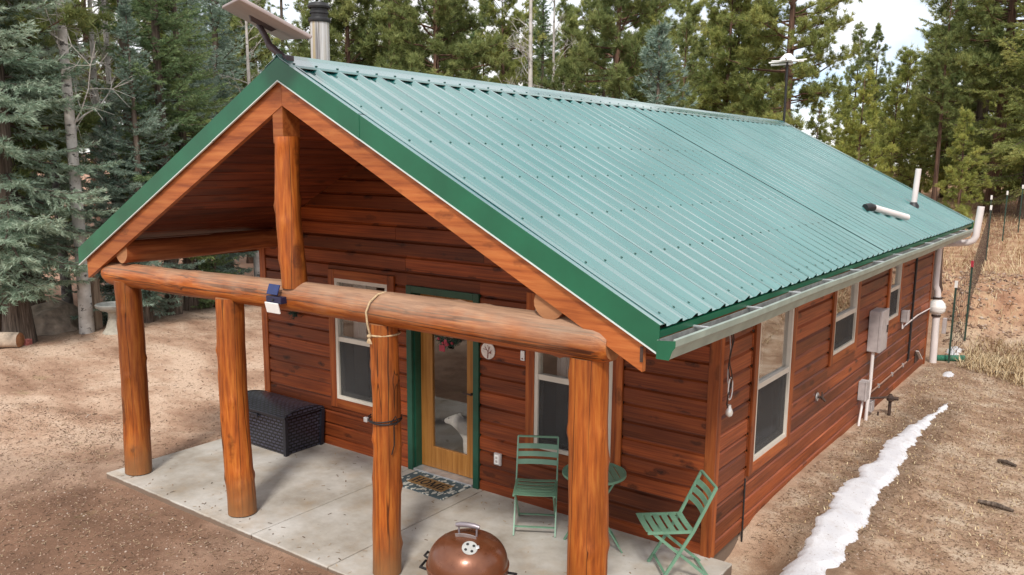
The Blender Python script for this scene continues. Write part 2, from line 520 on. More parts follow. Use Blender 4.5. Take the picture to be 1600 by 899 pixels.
def ground_mat():
    m = NT("dirt_ground")
    v = m.pos()
    big = m.noise(m.mapv(v, (0.7, 1.25, 1)), 0.75, 6, 0.62); mid = m.noise(m.mapv(v, (1, 1, 1), (9, 4, 0)), 2.1, 7, 0.65)
    fine = m.noise(v, 34, 6, 0.75); grit = m.noise(v, 130, 2, 0.6)
    dirt = m.ramp(big, [(0.36, (0.25, 0.145, 0.095)), (0.47, (0.39, 0.253, 0.175)), (0.59, (0.53, 0.385, 0.285))])
    sep = m.n("SeparateXYZ"); m.l(v, sep.inputs[0])
    x, y, z = sep.outputs
    # damp brown gravel close to the slab in front
    nb = m.math('MULTIPLY', m.math('SUBTRACT', mid, 0.5), 2.4)
    def dist_mask(cx, cy, r0, r1, k=1.0):
        a = m.math('POWER', m.math('SUBTRACT', x, cx), 2.0); b = m.math('POWER', m.math('SUBTRACT', y, cy), 2.0)
        d = m.math('ADD', m.math('SQRT', m.math('ADD', a, b)), m.math('MULTIPLY', nb, k))
        return m.ramp(m.math('DIVIDE', d, 20.0), [(r0/20, 1.0), (r1/20, 0.0)])
    damp = m.mix(0.6, (0.17, 0.098, 0.064), m.ramp(mid, [(0.3, 0.65), (0.7, 1.5)]), 'MULTIPLY')
    c = m.mix(dist_mask(-3.6, -4.2, 1.6, 4.4), dirt, damp)
    # litter of needles and grey gravel on the right of the house
    rm = m.ramp(m.math('DIVIDE', m.math('ADD', x, m.math('MULTIPLY', nb, 0.25)), 4.0), [(0.33, 0.0), (0.42, 1.0)])
    lit = m.ramp(mid, [(0.34, (0.22, 0.13, 0.080)), (0.5, (0.36, 0.245, 0.165)), (0.64, (0.47, 0.37, 0.275))])
    c = m.mix(rm, c, lit)
    # soil kept wet by the melting snow
    wx = m.math('ABSOLUTE', m.math('SUBTRACT', m.math('ADD', x, m.math('MULTIPLY', nb, 0.10)), 2.20))
    wet = m.math('MULTIPLY', m.ramp(wx, [(0.24, 0.55), (0.42, 0.0)]), m.ramp(m.math('DIVIDE', y, 10.0), [(0.68, 1.0), (0.74, 0.0)]))
    c = m.mix(wet, c, (0.11, 0.068, 0.042))
    # reddish cut bank
    bk = m.ramp(m.math('ADD', z, m.math('MULTIPLY', nb, 0.12)), [(0.15, 0.0), (0.5, 1.0)])
    bank = m.ramp(mid, [(0.35, (0.22, 0.115, 0.07)), (0.5, (0.36, 0.21, 0.13)), (0.68, (0.46, 0.335, 0.21))])
    c = m.mix(bk, c, bank)
    # pinkish track far left, grey duff under the trees
    tk = m.ramp(m.math('ADD', m.math('DIVIDE', x, -40.0), m.math('MULTIPLY', nb, 0.02)), [(0.39, 0.0), (0.43, 1.0)])
    c = m.mix(m.math('MULTIPLY', tk, 0.85), c, (0.42, 0.25, 0.18))
    duff = m.math('MULTIPLY', m.ramp(m.math('ADD', m.math('DIVIDE', x, -40.0), m.math('MULTIPLY', nb, 0.03)), [(0.31, 0.0), (0.335, 1.0)]), m.math('SUBTRACT', 1.0, tk))
    c = m.mix(m.math('MULTIPLY', duff, 0.75), c, m.ramp(mid, [(0.3, (0.16, 0.11, 0.085)), (0.7, (0.36, 0.27, 0.21))]))
    c = m.mix(0.55, c, m.ramp(fine, [(0.3, 0.62), (0.5, 1.0), (0.72, 1.3)]), 'MULTIPLY')
    c = m.mix(0.5, c, m.ramp(grit, [(0.32, 0.55), (0.5, 1.0), (0.7, 1.35)]), 'MULTIPLY')
    gr = m.ramp(m.noise(v, 1.7, 5, 0.7), [(0.62, 0.0), (0.74, 0.28)])
    c = m.mix(gr, c, (0.25, 0.24, 0.10))
    m.base(c); m.set(Roughness=0.95); m.b.inputs["Specular IOR Level"].default_value = 0.15
    h = m.math('ADD', m.math('MULTIPLY', fine, 0.6), m.math('MULTIPLY', grit, 0.4))
    m.bump(h, 0.6, 0.014)
    return m.m
M_ground = ground_mat()
ground = link("ground", np_mesh("ground", V, Fq, M_ground, smooth=True))
tag(ground, "sandy reddish dirt yard sloping up to a bank behind the cabin", None, None, "structure")

# ------------------------------------------------------------------ patio
patio = empty("patio", (0, 0, 0))
tag(patio, "pale concrete patio slab under the log porch", None, None, "structure")
for (xa, xb) in ((-4.735, -2.142), (-2.130, -1.082), (-1.070, 1.70)):
    MB().box((xa, -2.17, -0.30), (xb, 0.02, 0.0), c=0.008).build("slab_panel", M_conc, patio)
MB().box((-4.70, -2.14, -0.31), (1.66, 0.03, -0.02)).build("slab_base", M_dark, patio)

# ------------------------------------------------------------------ cabin
XL, XR, YB = -4.705, 1.49, 9.6
RX, RZ, K, HW = -1.608, 4.267, 0.5117, 3.541
RY0, RY1 = -2.08, 10.45
NRM = Vector((K, 0, 1)).normalized()
def roof_z(x): return RZ - K*abs(x-RX)
cabin = empty("log_cabin", (RX, 0, 0))
tag(cabin, "red cedar cabin with green ribbed metal roof and log porch", "cabin")
class _P:      # children are built in world coordinates, so undo the parent's offset
    pass
def under(o, parent):
    o.parent = parent
    o.matrix_parent_inverse = parent.matrix_world.inverted()
    return o
bpy.context.view_layer.update()
CINV = Matrix.Translation((-RX, 0, 0))
def cpart(mb, name, mats, parent=None, smooth=False):
    """part of the cabin, geometry in world coordinates"""
    o = mb.build(name, mats, None, smooth)
    if parent is None or parent == cabin:
        o.parent = cabin; o.matrix_parent_inverse = CINV
    else:
        o.parent = parent
    return o

ROW, Z0 = 0.166, -0.048
PROF = [(0.003, -0.014), (0.003, 0.018), (0.006, 0.021), (0.133, 0.021), (0.150, 0.001), (0.166, -0.003), (0.166, -0.014)]  # (height, proud)
# openings: (a0, a1, z0, z1) in the wall's own axis, outer edge of the trim
F_OPEN = [(-3.42, -2.335, 0.515, 2.20), (-0.52, 0.575, 0.515, 2.20), (-2.15, -1.124, -0.2, 2.12)]
S_OPEN = [(0.82, 2.02, 0.51, 2.24), (3.36, 4.56, 1.10, 2.24), (6.16, 7.06, 1.10, 2.24)]

def cut(segs, a, b):
    out = []
    for (p, q) in segs:
        if b <= p or a >= q: out.append((p, q)); continue
        if a > p: out.append((p, a))
        if b < q: out.append((b, q))
    return out

def wall_cells(a0, a1, z0, z1, opens):
    xs = sorted({a0, a1, *[o[0] for o in opens], *[o[1] for o in opens]})
    zs = sorted({z0, z1, *[max(z0, min(z1, o[2])) for o in opens], *[max(z0, min(z1, o[3])) for o in opens]})
    for i in range(len(xs)-1):
        for j in range(len(zs)-1):
            cx, cz = (xs[i]+xs[i+1])/2, (zs[j]+zs[j+1])/2
            if any(o[0] < cx < o[1] and o[2] < cz < o[3] for o in opens): continue
            yield xs[i], xs[i+1], zs[j], zs[j+1]

def inset(o, k): return (o[0]+k, o[1]-k, o[2]+k if o[2] > 0 else o[2], o[3]-k)
rb = random.Random(11)
# --- gable wall (front)
mb = MB()
for a, b, c, d in wall_cells(XL+0.02, XR-0.02, -0.05, 2.30, [inset(o, 0.06) for o in F_OPEN]):
    mb.box((a, 0.040, c), (b, 0.17, d))
mb.prism([(XL+0.02, 2.30), (XR-0.02, 2.30), (XR-0.02, roof_z(XR)-0.2), (RX, RZ-0.22), (XL+0.02, roof_z(XL)-0.2)], 'y', 0.040, 0.17)
front = cpart(mb, "wall", M_dark)
def siding_front(n):
    zb = Z0 + n*ROW
    lo = XL+0.10; hi = XR-0.085
    def lim(z):
        e = (RZ-0.190-z)/K
        return max(lo, RX-e), min(hi, RX+e)
    l0, h0 = lim(zb)
    if h0-l0 < 0.1: return
    segs = [(l0, h0)]
    for (a, b, c, d) in F_OPEN:
        if zb+ROW > c+0.01 and zb < d-0.01: segs = cut(segs, a-0.004, b+0.004)
    out = []; clip = []
    for (a, b, c, d) in F_OPEN:
        if zb < d-0.01 < zb+ROW-0.012: clip.append((a-0.004, b+0.004, d+0.001, 9))
        if zb+0.012 < c+0.01 < zb+ROW: clip.append((a-0.004, b+0.004, -9, c-0.001))
    for (p, q) in segs:
        while q-p > 3.2 or (q-p > 1.6 and rb.random() < 0.35):
            m_ = p + rb.uniform(0.35, 0.65)*(q-p)
            if m_-p < 0.5 or q-m_ < 0.5: break
            out.append((p, m_-0.002)); p = m_+0.002
        out.append((p, q))
    for (p, q, zlo, zhi) in [(p, q, -9, 9) for (p, q) in out] + clip:
        vs = []
        for side in (0, 1):
            for (h, pr) in PROF:
                z = min(max(zb+h, -0.03, zlo), zhi); a, b = lim(z)
                x = max(p, a) if side == 0 else min(q, b)
                if x < p: x = p
                vs.append((x, 0.022-pr*1.1, z))
        npf = len(PROF)
        fs = [tuple(range(npf)), tuple(range(2*npf-1, npf-1, -1))] + [(k, (k+1) % npf, npf+(k+1) % npf, npf+k) for k in range(npf)]
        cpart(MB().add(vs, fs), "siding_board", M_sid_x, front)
for n in range(0, 25): siding_front(n)

# --- long wall (right side)
mb = MB()
for a, b, c, d in wall_cells(0.0, YB, -0.10, 2.55, [inset(o, 0.06) for o in S_OPEN]):
    mb.box((XR-0.17, a+0.03, c), (XR-0.040, b-0.03, d))
side = cpart(mb, "wall", M_dark)
def siding_side(n):
    zb = Z0 + n*ROW
    segs = [(0.10, YB-0.10)]
    for (a, b, c, d) in S_OPEN:
        if zb+ROW > c+0.01 and zb < d-0.01: segs = cut(segs, a-0.004, b+0.004)
    segs = cut(segs, 0.775, 0.790)
    out = []; clip = []
    for (a, b, c, d) in S_OPEN:
        if zb < d-0.01 < zb+ROW-0.012: clip.append((a-0.004, b+0.004, d+0.001, 9))
        if zb+0.012 < c+0.01 < zb+ROW: clip.append((a-0.004, b+0.004, -9, c-0.001))
    for (p, q) in segs:
        while q-p > 3.6 or (q-p > 1.5 and rb.random() < 0.4):
            m_ = p + rb.uniform(0.25, 0.75)*(q-p)
            if m_-p < 0.45 or q-m_ < 0.45: break
            out.append((p, m_-0.002)); p = m_+0.002
        out.append((p, q))
    for (p, q, zlo, zhi) in [(p, q, -9, 9) for (p, q) in out] + clip:
        zz = -0.10 if (n == 0 and p > 0.7) else None
        poly = [(XR-0.022+pr*1.1, (zz if (zz is not None and h == 0) else min(max(zb+h, -0.03, zlo), zhi))) for (h, pr) in PROF]
        cpart(MB().prism(poly, 'y', p, q), "siding_board", M_sid_y, side)
for n in range(0, 15): siding_side(n)
# --- hidden walls: left, rear, floor and ceiling of the room
mb = MB()
mb.box((XL+0.02, 0.18, -0.05), (XL+0.17, YB-0.18, 2.55))
mb.box((XL+0.02, YB-0.17, -0.05), (XR-0.03, YB-0.03, 2.5))
mb.prism([(XL+0.02, 2.5), (XR-0.03, 2.5), (RX, RZ-0.24)], 'y', YB-0.17, YB-0.03)
mb.box((XL+0.18, 0.18, -0.06), (XR-0.18, YB-0.18, 0.0))
mb.box((XL+0.18, 0.18, 2.42), (XR-0.18, YB-0.18, 2.46))
cpart(mb, "wall", M_room)
# corner boards
cpart(MB().box((XR-0.085, -0.012, -0.02), (XR+0.012, 0.014, 2.52), c=0.003), "corner_board", M_trim_z)
cpart(MB().box((XR-0.014, 0.016, -0.03), (XR+0.010, 0.098, 2.50), c=0.003), "corner_board", M_trim_z)
cpart(MB().box((XL-0.012, -0.012, -0.02), (XL+0.10, 0.014, 2.52), c=0.003), "corner_board", M_trim_z)
cpart(MB().box((XR-0.014, YB-0.098, -0.10), (XR+0.010, YB, 2.50), c=0.003), "corner_board", M_trim_z)
# foundation strip at the side
cpart(MB().box((XR-0.16, 0.04, -0.32), (XR-0.03, 0.78, -0.035)), "foundation", M_conc)

# --- windows.  T(a, d, z): a along the wall, d out of the wall
def window(T, o, rail, axis, glass, blind=None):
    a0, a1, z0, z1 = o
    mt = M_trim_x if axis == 'x' else M_trim_y
    f0, f1, g0, g1 = a0+0.105, a1-0.105, z0+0.110, z1-0.105
    def bx(mb, p, q, c=0.0):
        P, Q = T(*p), T(*q)
        mb.box(tuple(min(i, j) for i, j in zip(P, Q)), tuple(max(i, j) for i, j in zip(P, Q)), c=c); return mb
    mb = MB()   # vinyl frame
    w_ = 0.042
    bx(mb, (f0, -0.07, g0), (f0+w_, 0.016, g1)); bx(mb, (f1-w_, -0.07, g0), (f1, 0.016, g1))
    bx(mb, (f0+w_, -0.07, g0), (f1-w_, 0.016, g0+w_)); bx(mb, (f0+w_, -0.07, g1-w_), (f1-w_, 0.016, g1))
    win = cpart(mb, "window", M_winwhite)
    for (p, q) in (((a0, -0.004, z0), (f0-0.001, 0.024, z1)), ((f1+0.001, -0.004, z0), (a1, 0.024, z1))):
        cpart(bx(MB(), p, q, 0.003), "casing", M_trim_z, win).matrix_parent_inverse = win_inv
    cpart(bx(MB(), (f0, -0.004, z0), (f1, 0.022, g0-0.001), 0.003), "casing", mt, win).matrix_parent_inverse = win_inv
    cpart(bx(MB(), (f0, -0.004, g1+0.001), (f1, 0.022, z1), 0.003), "casing", mt, win).matrix_parent_inverse = win_inv
    cpart(bx(MB(), (f0+w_, -0.05, rail-0.028), (f1-w_, 0.012, rail+0.028), 0.003), "meeting_rail", M_winwhite, win)
    # upper pane, lower sash behind, screen in front of it
    cpart(bx(MB(), (f0+w_, -0.030, rail+0.028), (f1-w_, -0.024, g1-w_)), "pane", glass, win)
    s = MB()
    bx(s, (f0+w_, -0.055, g0+w_), (f0+w_+0.03, -0.02, rail-0.028)); bx(s, (f1-w_-0.03, -0.055, g0+w_), (f1-w_, -0.02, rail-0.028))
    bx(s, (f0+w_+0.03, -0.055, g0+w_), (f1-w_-0.03, -0.02, g0+w_+0.04))
    cpart(s, "sash", M_winshade, win)
    cpart(bx(MB(), (f0+w_+0.03, -0.042, g0+w_+0.04), (f1-w_-0.03, -0.036, rail-0.028)), "pane", M_glass, win)
    cpart(bx(MB(), (f0+w_, -0.012, g0+w_), (f1-w_, -0.009, rail-0.028)), "insect_screen", M_screen, win)
    return win
win_inv = Matrix.Identity(4)
TF = lambda a, d, z: (a, -d, z)
TS = lambda a, d, z: (XR+d, a, z)
for o in F_OPEN[:2]: window(TF, o, 1.365, 'x', M_glass)
rails = (1.36, 1.64, 1.66)
for o, r_ in zip(S_OPEN, rails): window(TS, o, r_, 'y', M_glass_side)
# curtains inside (things of their own)
M_curt = pm("pale_curtain", (0.50, 0.47, 0.45), 0.9, 0, 0.15, 4)
def curtain(pts, z0, z1, label):
    mb = MB(); vs = []; fs = []
    for (x, y) in pts: vs += [(x, y, z0), (x, y, z1)]
    for i in range(len(pts)-1): fs.append((2*i, 2*i+2, 2*i+3, 2*i+1))
    n0 = len(vs)
    mb.add(vs, fs)
    o = mb.build("curtain", M_curt, None, 60)
    md = o.modifiers.new("thick", 'SOLIDIFY'); md.thickness = 0.004
    return tag(o, label, "curtain", "curtains behind the windows")
def folds(x0, x1, y, n=26, amp=0.02): return [(x0+(x1-x0)*i/n, y+amp*math.sin(i*1.9)+0.4*amp*math.sin(i*0.7)) for i in range(n+1)]
curtain(folds(-3.30, -3.05, 0.26), 0.5, 2.15, "pale curtain behind the porch window beside the deck box")
curtain(folds(-0.33, -0.05, 0.26), 0.5, 2.15, "pale curtain behind the porch window beside the folding chair")
curtain([(1.22+0.02*math.sin(i*1.9), 1.55+0.3*i/20) for i in range(21)], 0.5, 2.15, "pale curtain inside the large side wall window")

# --- door
DY = 0.13
mb = MB()
mb.box((-2.15, -0.025, 0.0), (-2.075, 0.02, 2.12), c=0.004); mb.box((-1.199, -0.025, 0.0), (-1.124, 0.02, 2.12), c=0.004)
mb.box((-2.074, -0.025, 2.045), (-1.200, 0.02, 2.12), c=0.004)
mb.box((-2.085, 0.021, 0.0), (-2.060, 0.17, 2.06)); mb.box((-1.214, 0.021, 0.0), (-1.189, 0.17, 2.06)); mb.box((-2.06, 0.021, 2.035), (-1.214, 0.17, 2.06))
dframe = cpart(mb, "door_frame", M_green_frame)
mb = MB()
D0, D1 = -2.056, -1.218
mb.box((D0, DY-0.02, 0.035), (-1.885, DY+0.025, 2.03), c=0.004); mb.box((-1.389, DY-0.02, 0.035), (D1, DY+0.025, 2.03), c=0.004)
mb.box((-1.884, DY-0.018, 0.035), (-1.390, DY+0.023, 0.285), c=0.004); mb.box((-1.884, DY-0.018, 1.86), (-1.390, DY+0.023, 2.03), c=0.004)
door = cpart(mb, "door", M_door)
cpart(MB().box((-1.884, DY-0.003, 0.285), (-1.390, DY+0.003, 1.86)), "pane", M_glass, door)
hm = MB(); hm.tube([(-1.30, DY-0.022, 1.0), (-1.30, DY-0.07, 1.0)], 0.014, 10); hm.tube([(-1.30, DY-0.065, 1.0), (-1.41, DY-0.065, 1.0)], 0.009, 8)
hm.lathe([(0.03, -0.003), (0.03, 0.003)], 16, (0, 0, 0)) if False else None
cpart(hm, "handle", M_iron, door, True)
cpart(MB().box((-2.06, -0.03, 0.004), (-1.214, 0.17, 0.03), c=0.003), "threshold", M_steel, dframe)

# --- posts, beam, king post, plates
def log(p, q, r0, r1, seed, mat, name, n=20, seg=26, bend=0.012, knots=10, flat=None, endround=0.0):
    rr = random.Random(seed)
    p = Vector(p); q = Vector(q); ax = (q-p).normalized(); Ln = (q-p).length
    ref = Vector((0, 0, 1)) if abs(ax.z) < 0.9 else Vector((0, -1, 0))
    x = ax.cross(ref).normalized(); y = ax.cross(x).normalized()
    ph = [rr.uniform(0, 6.28) for _ in range(10)]
    kn = [(rr.uniform(0.03, 0.97)*Ln, rr.uniform(0, 6.28), rr.uniform(0.006, 0.018), rr.uniform(0.03, 0.05)) for _ in range(knots)]
    vs = []; fs = []
    for i in range(seg+1):
        t = i/seg; s_ = t*Ln
        e = 1.0
        if endround:
            dd = min(s_, Ln-s_)
            e = 1 - endround*max(0, 1-dd/0.12)**2
        c = p + ax*s_ + x*(bend*math.sin(t*5.1+ph[0])) + y*(bend*math.sin(t*4.3+ph[1]))
        r = (r0+(r1-r0)*t)*e
        for k in range(n):
            a = 2*math.pi*k/n
            ri = r*(1+0.02*math.sin(2*a+ph[2]+t*2)+0.014*math.sin(3*a+ph[3]+t*7)+0.012*math.sin(5*a+ph[4]-t*11)+0.01*math.sin(t*31+ph[5]+a))
            for (ks, ka, kh, kw) in kn:
                da = (a-ka+math.pi) % (2*math.pi)-math.pi
                d2 = ((s_-ks)/kw)**2+((da*r)/kw)**2
                if d2 < 6: ri += kh*math.exp(-d2)
            vs.append(c + x*(math.cos(a)*ri) + y*(math.sin(a)*ri))
    for i in range(seg):
        for k in range(n):
            fs.append((i*n+k, i*n+(k+1) % n, (i+1)*n+(k+1) % n, (i+1)*n+k))
    mb = MB().add(vs, fs)
    mb.add([vs[k] for k in range(n)], [tuple(range(n-1, -1, -1))], 1)
    mb.add([vs[seg*n+k] for k in range(n)], [tuple(range(n))], 1)
    o = cpart(mb, name, [mat, M_end], cabin, 50)
    return o
PX = ((-4.46, 0.140), (-2.62, 0.138), (-0.588, 0.122), (1.37, 0.142))
for i, (x, r) in enumerate(PX):
    log((x, -1.93, 0.012), (x+0.01*(-1)**i, -1.93, 2.175), r, r*0.96, 40+i, M_log_z, "log_post", seg=60, n=28, knots=14)
log((-4.80, -1.93, 2.245), (1.55, -1.93, 2.285), 0.125, 0.142, 50, M_log_x, "log_beam", seg=120, n=28, bend=0.02, knots=40, endround=0.22)
log((-1.655, -1.95, 2.365), (-1.675, -1.97, 3.66), 0.112, 0.105, 51, M_log_z, "king_post", seg=40, n=24, knots=9)
log((-4.36, -2.02, 2.50), (-4.36, 0.02, 2.50), 0.12, 0.115, 52, M_log_y, "plate_log", knots=6)
log((1.09, -2.02, 2.52), (1.09, 0.02, 2.50), 0.125, 0.115, 53, M_log_y, "plate_log", knots=6)
cpart(MB().box((-1.745, -2.045, 3.60), (-1.615, -1.86, 3.98), c=0.006), "ridge_block", M_fas)
# anchor plates under the posts
for (x, r) in PX:
    cpart(MB().lathe([(r*0.85, 0.002), (r*0.85, 0.014)], 20, (x, -1.93, 0), 0, True), "post_base", M_iron)

# --- fascia boards on the rake, eave boards
def rake_poly(s, z_hi, z_lo, x_end, x_in=0.0):
    xe = RX + s*x_end; xi = RX + s*x_in
    return [(xi, RZ-K*x_in+z_hi), (xe, RZ-K*x_end+z_hi), (xe, RZ-K*x_end+z_lo), (xi, RZ-K*x_in+z_lo)]
for s in (-1, 1):
    for (ya, yb) in ((RY0+0.03, RY0+0.075), (RY1-0.075, RY1-0.03)):
        poly = rake_poly(s, -0.06, -0.355, 3.42, 0.0015)
        o = cpart(MB().prism(poly, 'y', ya, yb), "fascia_board", M_fas)
    xe = RX + s*3.40
    cpart(MB().box((min(xe, xe-s*0.04), RY0+0.08, roof_z(xe)-0.235), (max(xe, xe-s*0.04), RY1-0.08, roof_z(xe)-0.05)), "eave_board", M_trim_y)
# soffit under the side eave
for s in (-1, 1):
    xa, xb = sorted((RX+s*(XR-RX), RX+s*3.37))
    cpart(MB().box((xa-0.02, 0.03, roof_z(RX+s*3.38)-0.215), (xb, RY1-0.1, roof_z(RX+s*3.38)-0.19)), "soffit", M_trim_y)

# --- porch ceiling boards
ceil = cpart(MB().prism([(RX, RZ-0.17), (RX+3.35, RZ-0.17-K*3.35), (RX+3.35, RZ-0.12-K*3.35), (RX, RZ-0.12), (RX-3.35, RZ-0.12-K*3.35), (RX-3.35, RZ-0.17-K*3.35)], 'y', RY0+0.09, 0.02), "ceiling", M_dark)
cw = 0.158
for s in (-1, 1):
    for i in range(21):
        d0 = 0.01 + i*cw; d1 = d0 + cw - 0.006
        poly = [(RX+s*d0, RZ-0.172-K*d0), (RX+s*d1, RZ-0.172-K*d1), (RX+s*d1, RZ-0.190-K*d1), (RX+s*(d1-0.006), RZ-0.196-K*(d1-0.006)), (RX+s*(d0+0.006), RZ-0.196-K*(d0+0.006)), (RX+s*d0, RZ-0.190-K*d0)]
        cpart(MB().prism(poly, 'y', RY0+0.085, 0.0), "ceiling_board", M_ceil, ceil)

# --- roof
mb = MB()
mb.prism([(RX, RZ-0.02), (RX+HW-0.03, RZ-0.02-K*(HW-0.03)), (RX+HW-0.03, RZ-0.05-K*(HW-0.03)), (RX, RZ-0.05), (RX-HW+0.03, RZ-0.05-K*(HW-0.03)), (RX-HW+0.03, RZ-0.02-K*(HW-0.03))], 'y', RY0+0.02, RY1-0.02)
roof = cpart(mb, "roof", M_dark)
PITCH = 0.236
def rib_profile(L_, last):
    p = []
    nrib = int(round(L_/PITCH))
    for j in range(nrib):
        y = j*PITCH
        p += [(y-0.052, 0.0), (y-0.013, 0.029), (y+0.013, 0.029), (y+0.048, 0.0)] if j else [(0.0, 0.030), (0.013, 0.030), (0.048, 0.0)]
        p += [(y+0.085, 0.0), (y+0.118, 0.004), (y+0.151, 0.0)]
    p += [(L_-0.052, 0.0), (L_-0.013, 0.0285), (L_+0.010, 0.0285)]
    return p
NP = 13
W = 0.236*4
yst = RY0 + 0.06
for s in (-1, 1):
    for i in range(NP+1):
        L_ = W if i < NP else PITCH
        y0 = yst + i*W
        if y0 + 0.1 > RY1: break
        rnd = random.Random(i*7+s)
        prof = rib_profile(L_, False)
        ext = HW + (0.0 if s == 1 else 0.0) + rnd.uniform(-0.004, 0.004)
        vs = []; fs = []
        ns = 8
        for q in range(ns+1):
            d = 0.03 + (ext-0.03)*q/ns
            wob = 0.0015*math.sin(q*1.7)
            for (y, h) in prof:
                n_ = h + wob + 0.002 + (0.005 if (i == 6 and s == 1 and y < 0.02) else 0.0)
                vs.append((RX + s*(d + NRM.x*n_), y0+y, RZ - K*d + NRM.z*n_))
        m_ = len(prof)
        for q in range(ns):
            for k in range(m_-1):
                fs.append((q*m_+k, q*m_+k+1, (q+1)*m_+k+1, (q+1)*m_+k) if s == 1 else (q*m_+k+1, q*m_+k, (q+1)*m_+k, (q+1)*m_+k+1))
        o = cpart(MB().add(vs, fs), "roof_panel", M_roof, roof)
# drip edge under the panels along the eaves
for s in (-1, 1):
    xe = RX+s*(HW-0.005)
    ze = RZ-K*(HW-0.005)
    cpart(MB().prism([(xe-s*0.03, ze-0.008), (xe, ze-0.016), (xe, ze-0.06), (xe-s*0.006, ze-0.06), (xe-s*0.006, ze-0.02), (xe-s*0.03, ze-0.014)], 'y', RY0+0.03, RY1-0.03), "drip_edge", M_gtrim, roof)
# rake trims: face, top flange, pale hem; two lengths to a side, lapped
for s in (-1, 1):
    for (ya, yi) in ((RY0, 1), (RY1, -1)):
        for (d0, d1, pr) in ((0.0, 0.95, 0.003), (0.93, HW+0.004, 0.0)):
            mb = MB()
            y_f = ya - yi*pr
            P = lambda d, dz: (RX+s*d, RZ-K*d+dz)
            poly = [P(d0, 0.030), P(d1, 0.030), P(d1, -0.150), P(d0, -0.150)]
            mb.prism(poly, 'y', min(y_f, y_f+yi*0.004), max(y_f, y_f+yi*0.004))
            poly = [P(d0, 0.031), P(d1, 0.031), P(d1, 0.027), P(d0, 0.027)]
            mb.prism(poly, 'y', min(y_f+yi*0.004, y_f+yi*0.09), max(y_f+yi*0.004, y_f+yi*0.09), 1)
            poly = [P(d0, -0.151), P(d1, -0.151), P(d1, -0.161), P(d0, -0.161)]
            mb.prism(poly, 'y', min(y_f-yi*0.006, y_f+yi*0.012), max(y_f-yi*0.006, y_f+yi*0.012), 2)
            cpart(mb, "rake_trim", [M_gtrim, M_roof, M_hem], roof)
# ridge cap in four lengths
cuts = (RY0-0.005, 1.1, 4.25, 7.4, RY1+0.005)
for i in range(4):
    lift = 0.043 + 0.003*(i % 2)
    pol = []
    for (d, h) in ((0.165, -0.012), (0.155, 0.0), (0.03, 0.0), (0.0, 0.016)): pol.append((RX+d, RZ-K*d+lift+h))
    for (d, h) in ((0.03, 0.0), (0.155, 0.0), (0.165, -0.012)): pol.append((RX-d, RZ-K*d+lift+h))
    top = pol; bot = [(x, z-0.004) for (x, z) in reversed(pol)]
    cpart(MB().prism(top+bot, 'y', cuts[i]-(0.03 if i else 0), cuts[i+1]), "ridge_cap", M_roof, roof)
# screws in rows beside the ribs
mb = MB()
rs = random.Random(5)
nr = int((RY1-yst)/PITCH)
for d in (0.19, 0.735, 1.27, 1.807, 2.344, 2.876, 3.42):
    for j in range(nr+1):
        y = yst + (j+1)*PITCH - 0.070 + rs.uniform(-0.004, 0.004)
        if y > RY1-0.05: continue
        dd = d + rs.uniform(-0.008, 0.008)
        c = Vector((RX+dd, y, RZ-K*dd))
        t = Vector((1, 0, -K)).normalized(); b = Vector((0, 1, 0))
        vs = []
        for hh, r in ((0.001, 0.0105), (0.007, 0.008)):
            for k in range(6):
                a = k*math.pi/3
                vs.append(c + t*(math.cos(a)*r) + b*(math.sin(a)*r) + NRM*hh)
        mb.add(vs, [(k, (k+1) % 6, 6+(k+1) % 6, 6+k) for k in range(6)] + [(6, 7, 8, 9, 10, 11)])
for j in range(nr):
    y = yst + j*PITCH + 0.0
    c = Vector((RX+0.135, y, RZ-K*0.135+0.045))
    mb.box((c.x-0.008, c.y-0.008, c.z-0.004), (c.x+0.008, c.y+0.008, c.z+0.006))
tag(cpart(mb, "roof_screws", M_screw, roof), None, None, None, "stuff")

# --- gutter along the right eave
gx0 = RX+HW-0.004; gz = 2.395
GY0, GY1 = RY0-0.015, 9.62
prof = [(gx0, gz-0.005), (gx0, gz-0.118), (gx0+0.085, gz-0.118), (gx0+0.104, gz-0.062), (gx0+0.124, gz-0.035), (gx0+0.124, gz+0.006), (gx0+0.110, gz+0.012), (gx0+0.110, gz+0.004), (gx0+0.117, gz-0.001), (gx0+0.117, gz-0.034), (gx0+0.097, gz-0.061), (gx0+0.081, gz-0.111), (gx0+0.006, gz-0.111), (gx0+0.006, gz-0.005)]
mb = MB()
n = len(prof); vs = []; ny = 40
for q in range(ny+1):
    y = GY0+(GY1-GY0)*q/ny
    sag = 0.004*math.sin(y*1.9)
    vs += [(x, y, z+sag) for (x, z) in prof]
fs = []; ms = []
for q in range(ny):
    for k in range(n): fs.append((q*n+k, q*n+(k+1) % n, (q+1)*n+(k+1) % n, (q+1)*n+k))
fs.append(tuple(range(n))); fs.append(tuple(range((ny+1)*n-1, ny*n-1, -1)))
mb.add(vs, fs)
mb.m = [1 if ((f[0] % n) in (9, 10, 11, 12)) and len(f) == 4 else 0 for f in mb.f]
gutter = cpart(mb, "gutter", [M_gutter, M_gut_in])
cpart(MB().prism([(gx0, gz-0.005), (gx0, gz-0.120), (gx0+0.087, gz-0.120), (gx0+0.106, gz-0.062), (gx0+0.126, gz-0.035), (gx0+0.126, gz+0.006)], 'y', GY0-0.004, GY0-0.001), "end_cap", M_gtrim, gutter)
y = -1.55
while y < 9.5:
    h = MB().box((gx0-0.01, y-0.012, gz-0.004), (gx0+0.118, y+0.010, gz+0.010), c=0.003)
    cpart(h, "hanger", M_steel, gutter); y += 0.965
# metal bracket on the fascia end
cpart(MB().box((RX+3.405, RY0+0.022, roof_z(RX+3.4)-0.30), (RX+3.425, RY0+0.029, roof_z(RX+3.4)-0.20)), "bracket", M_iron)

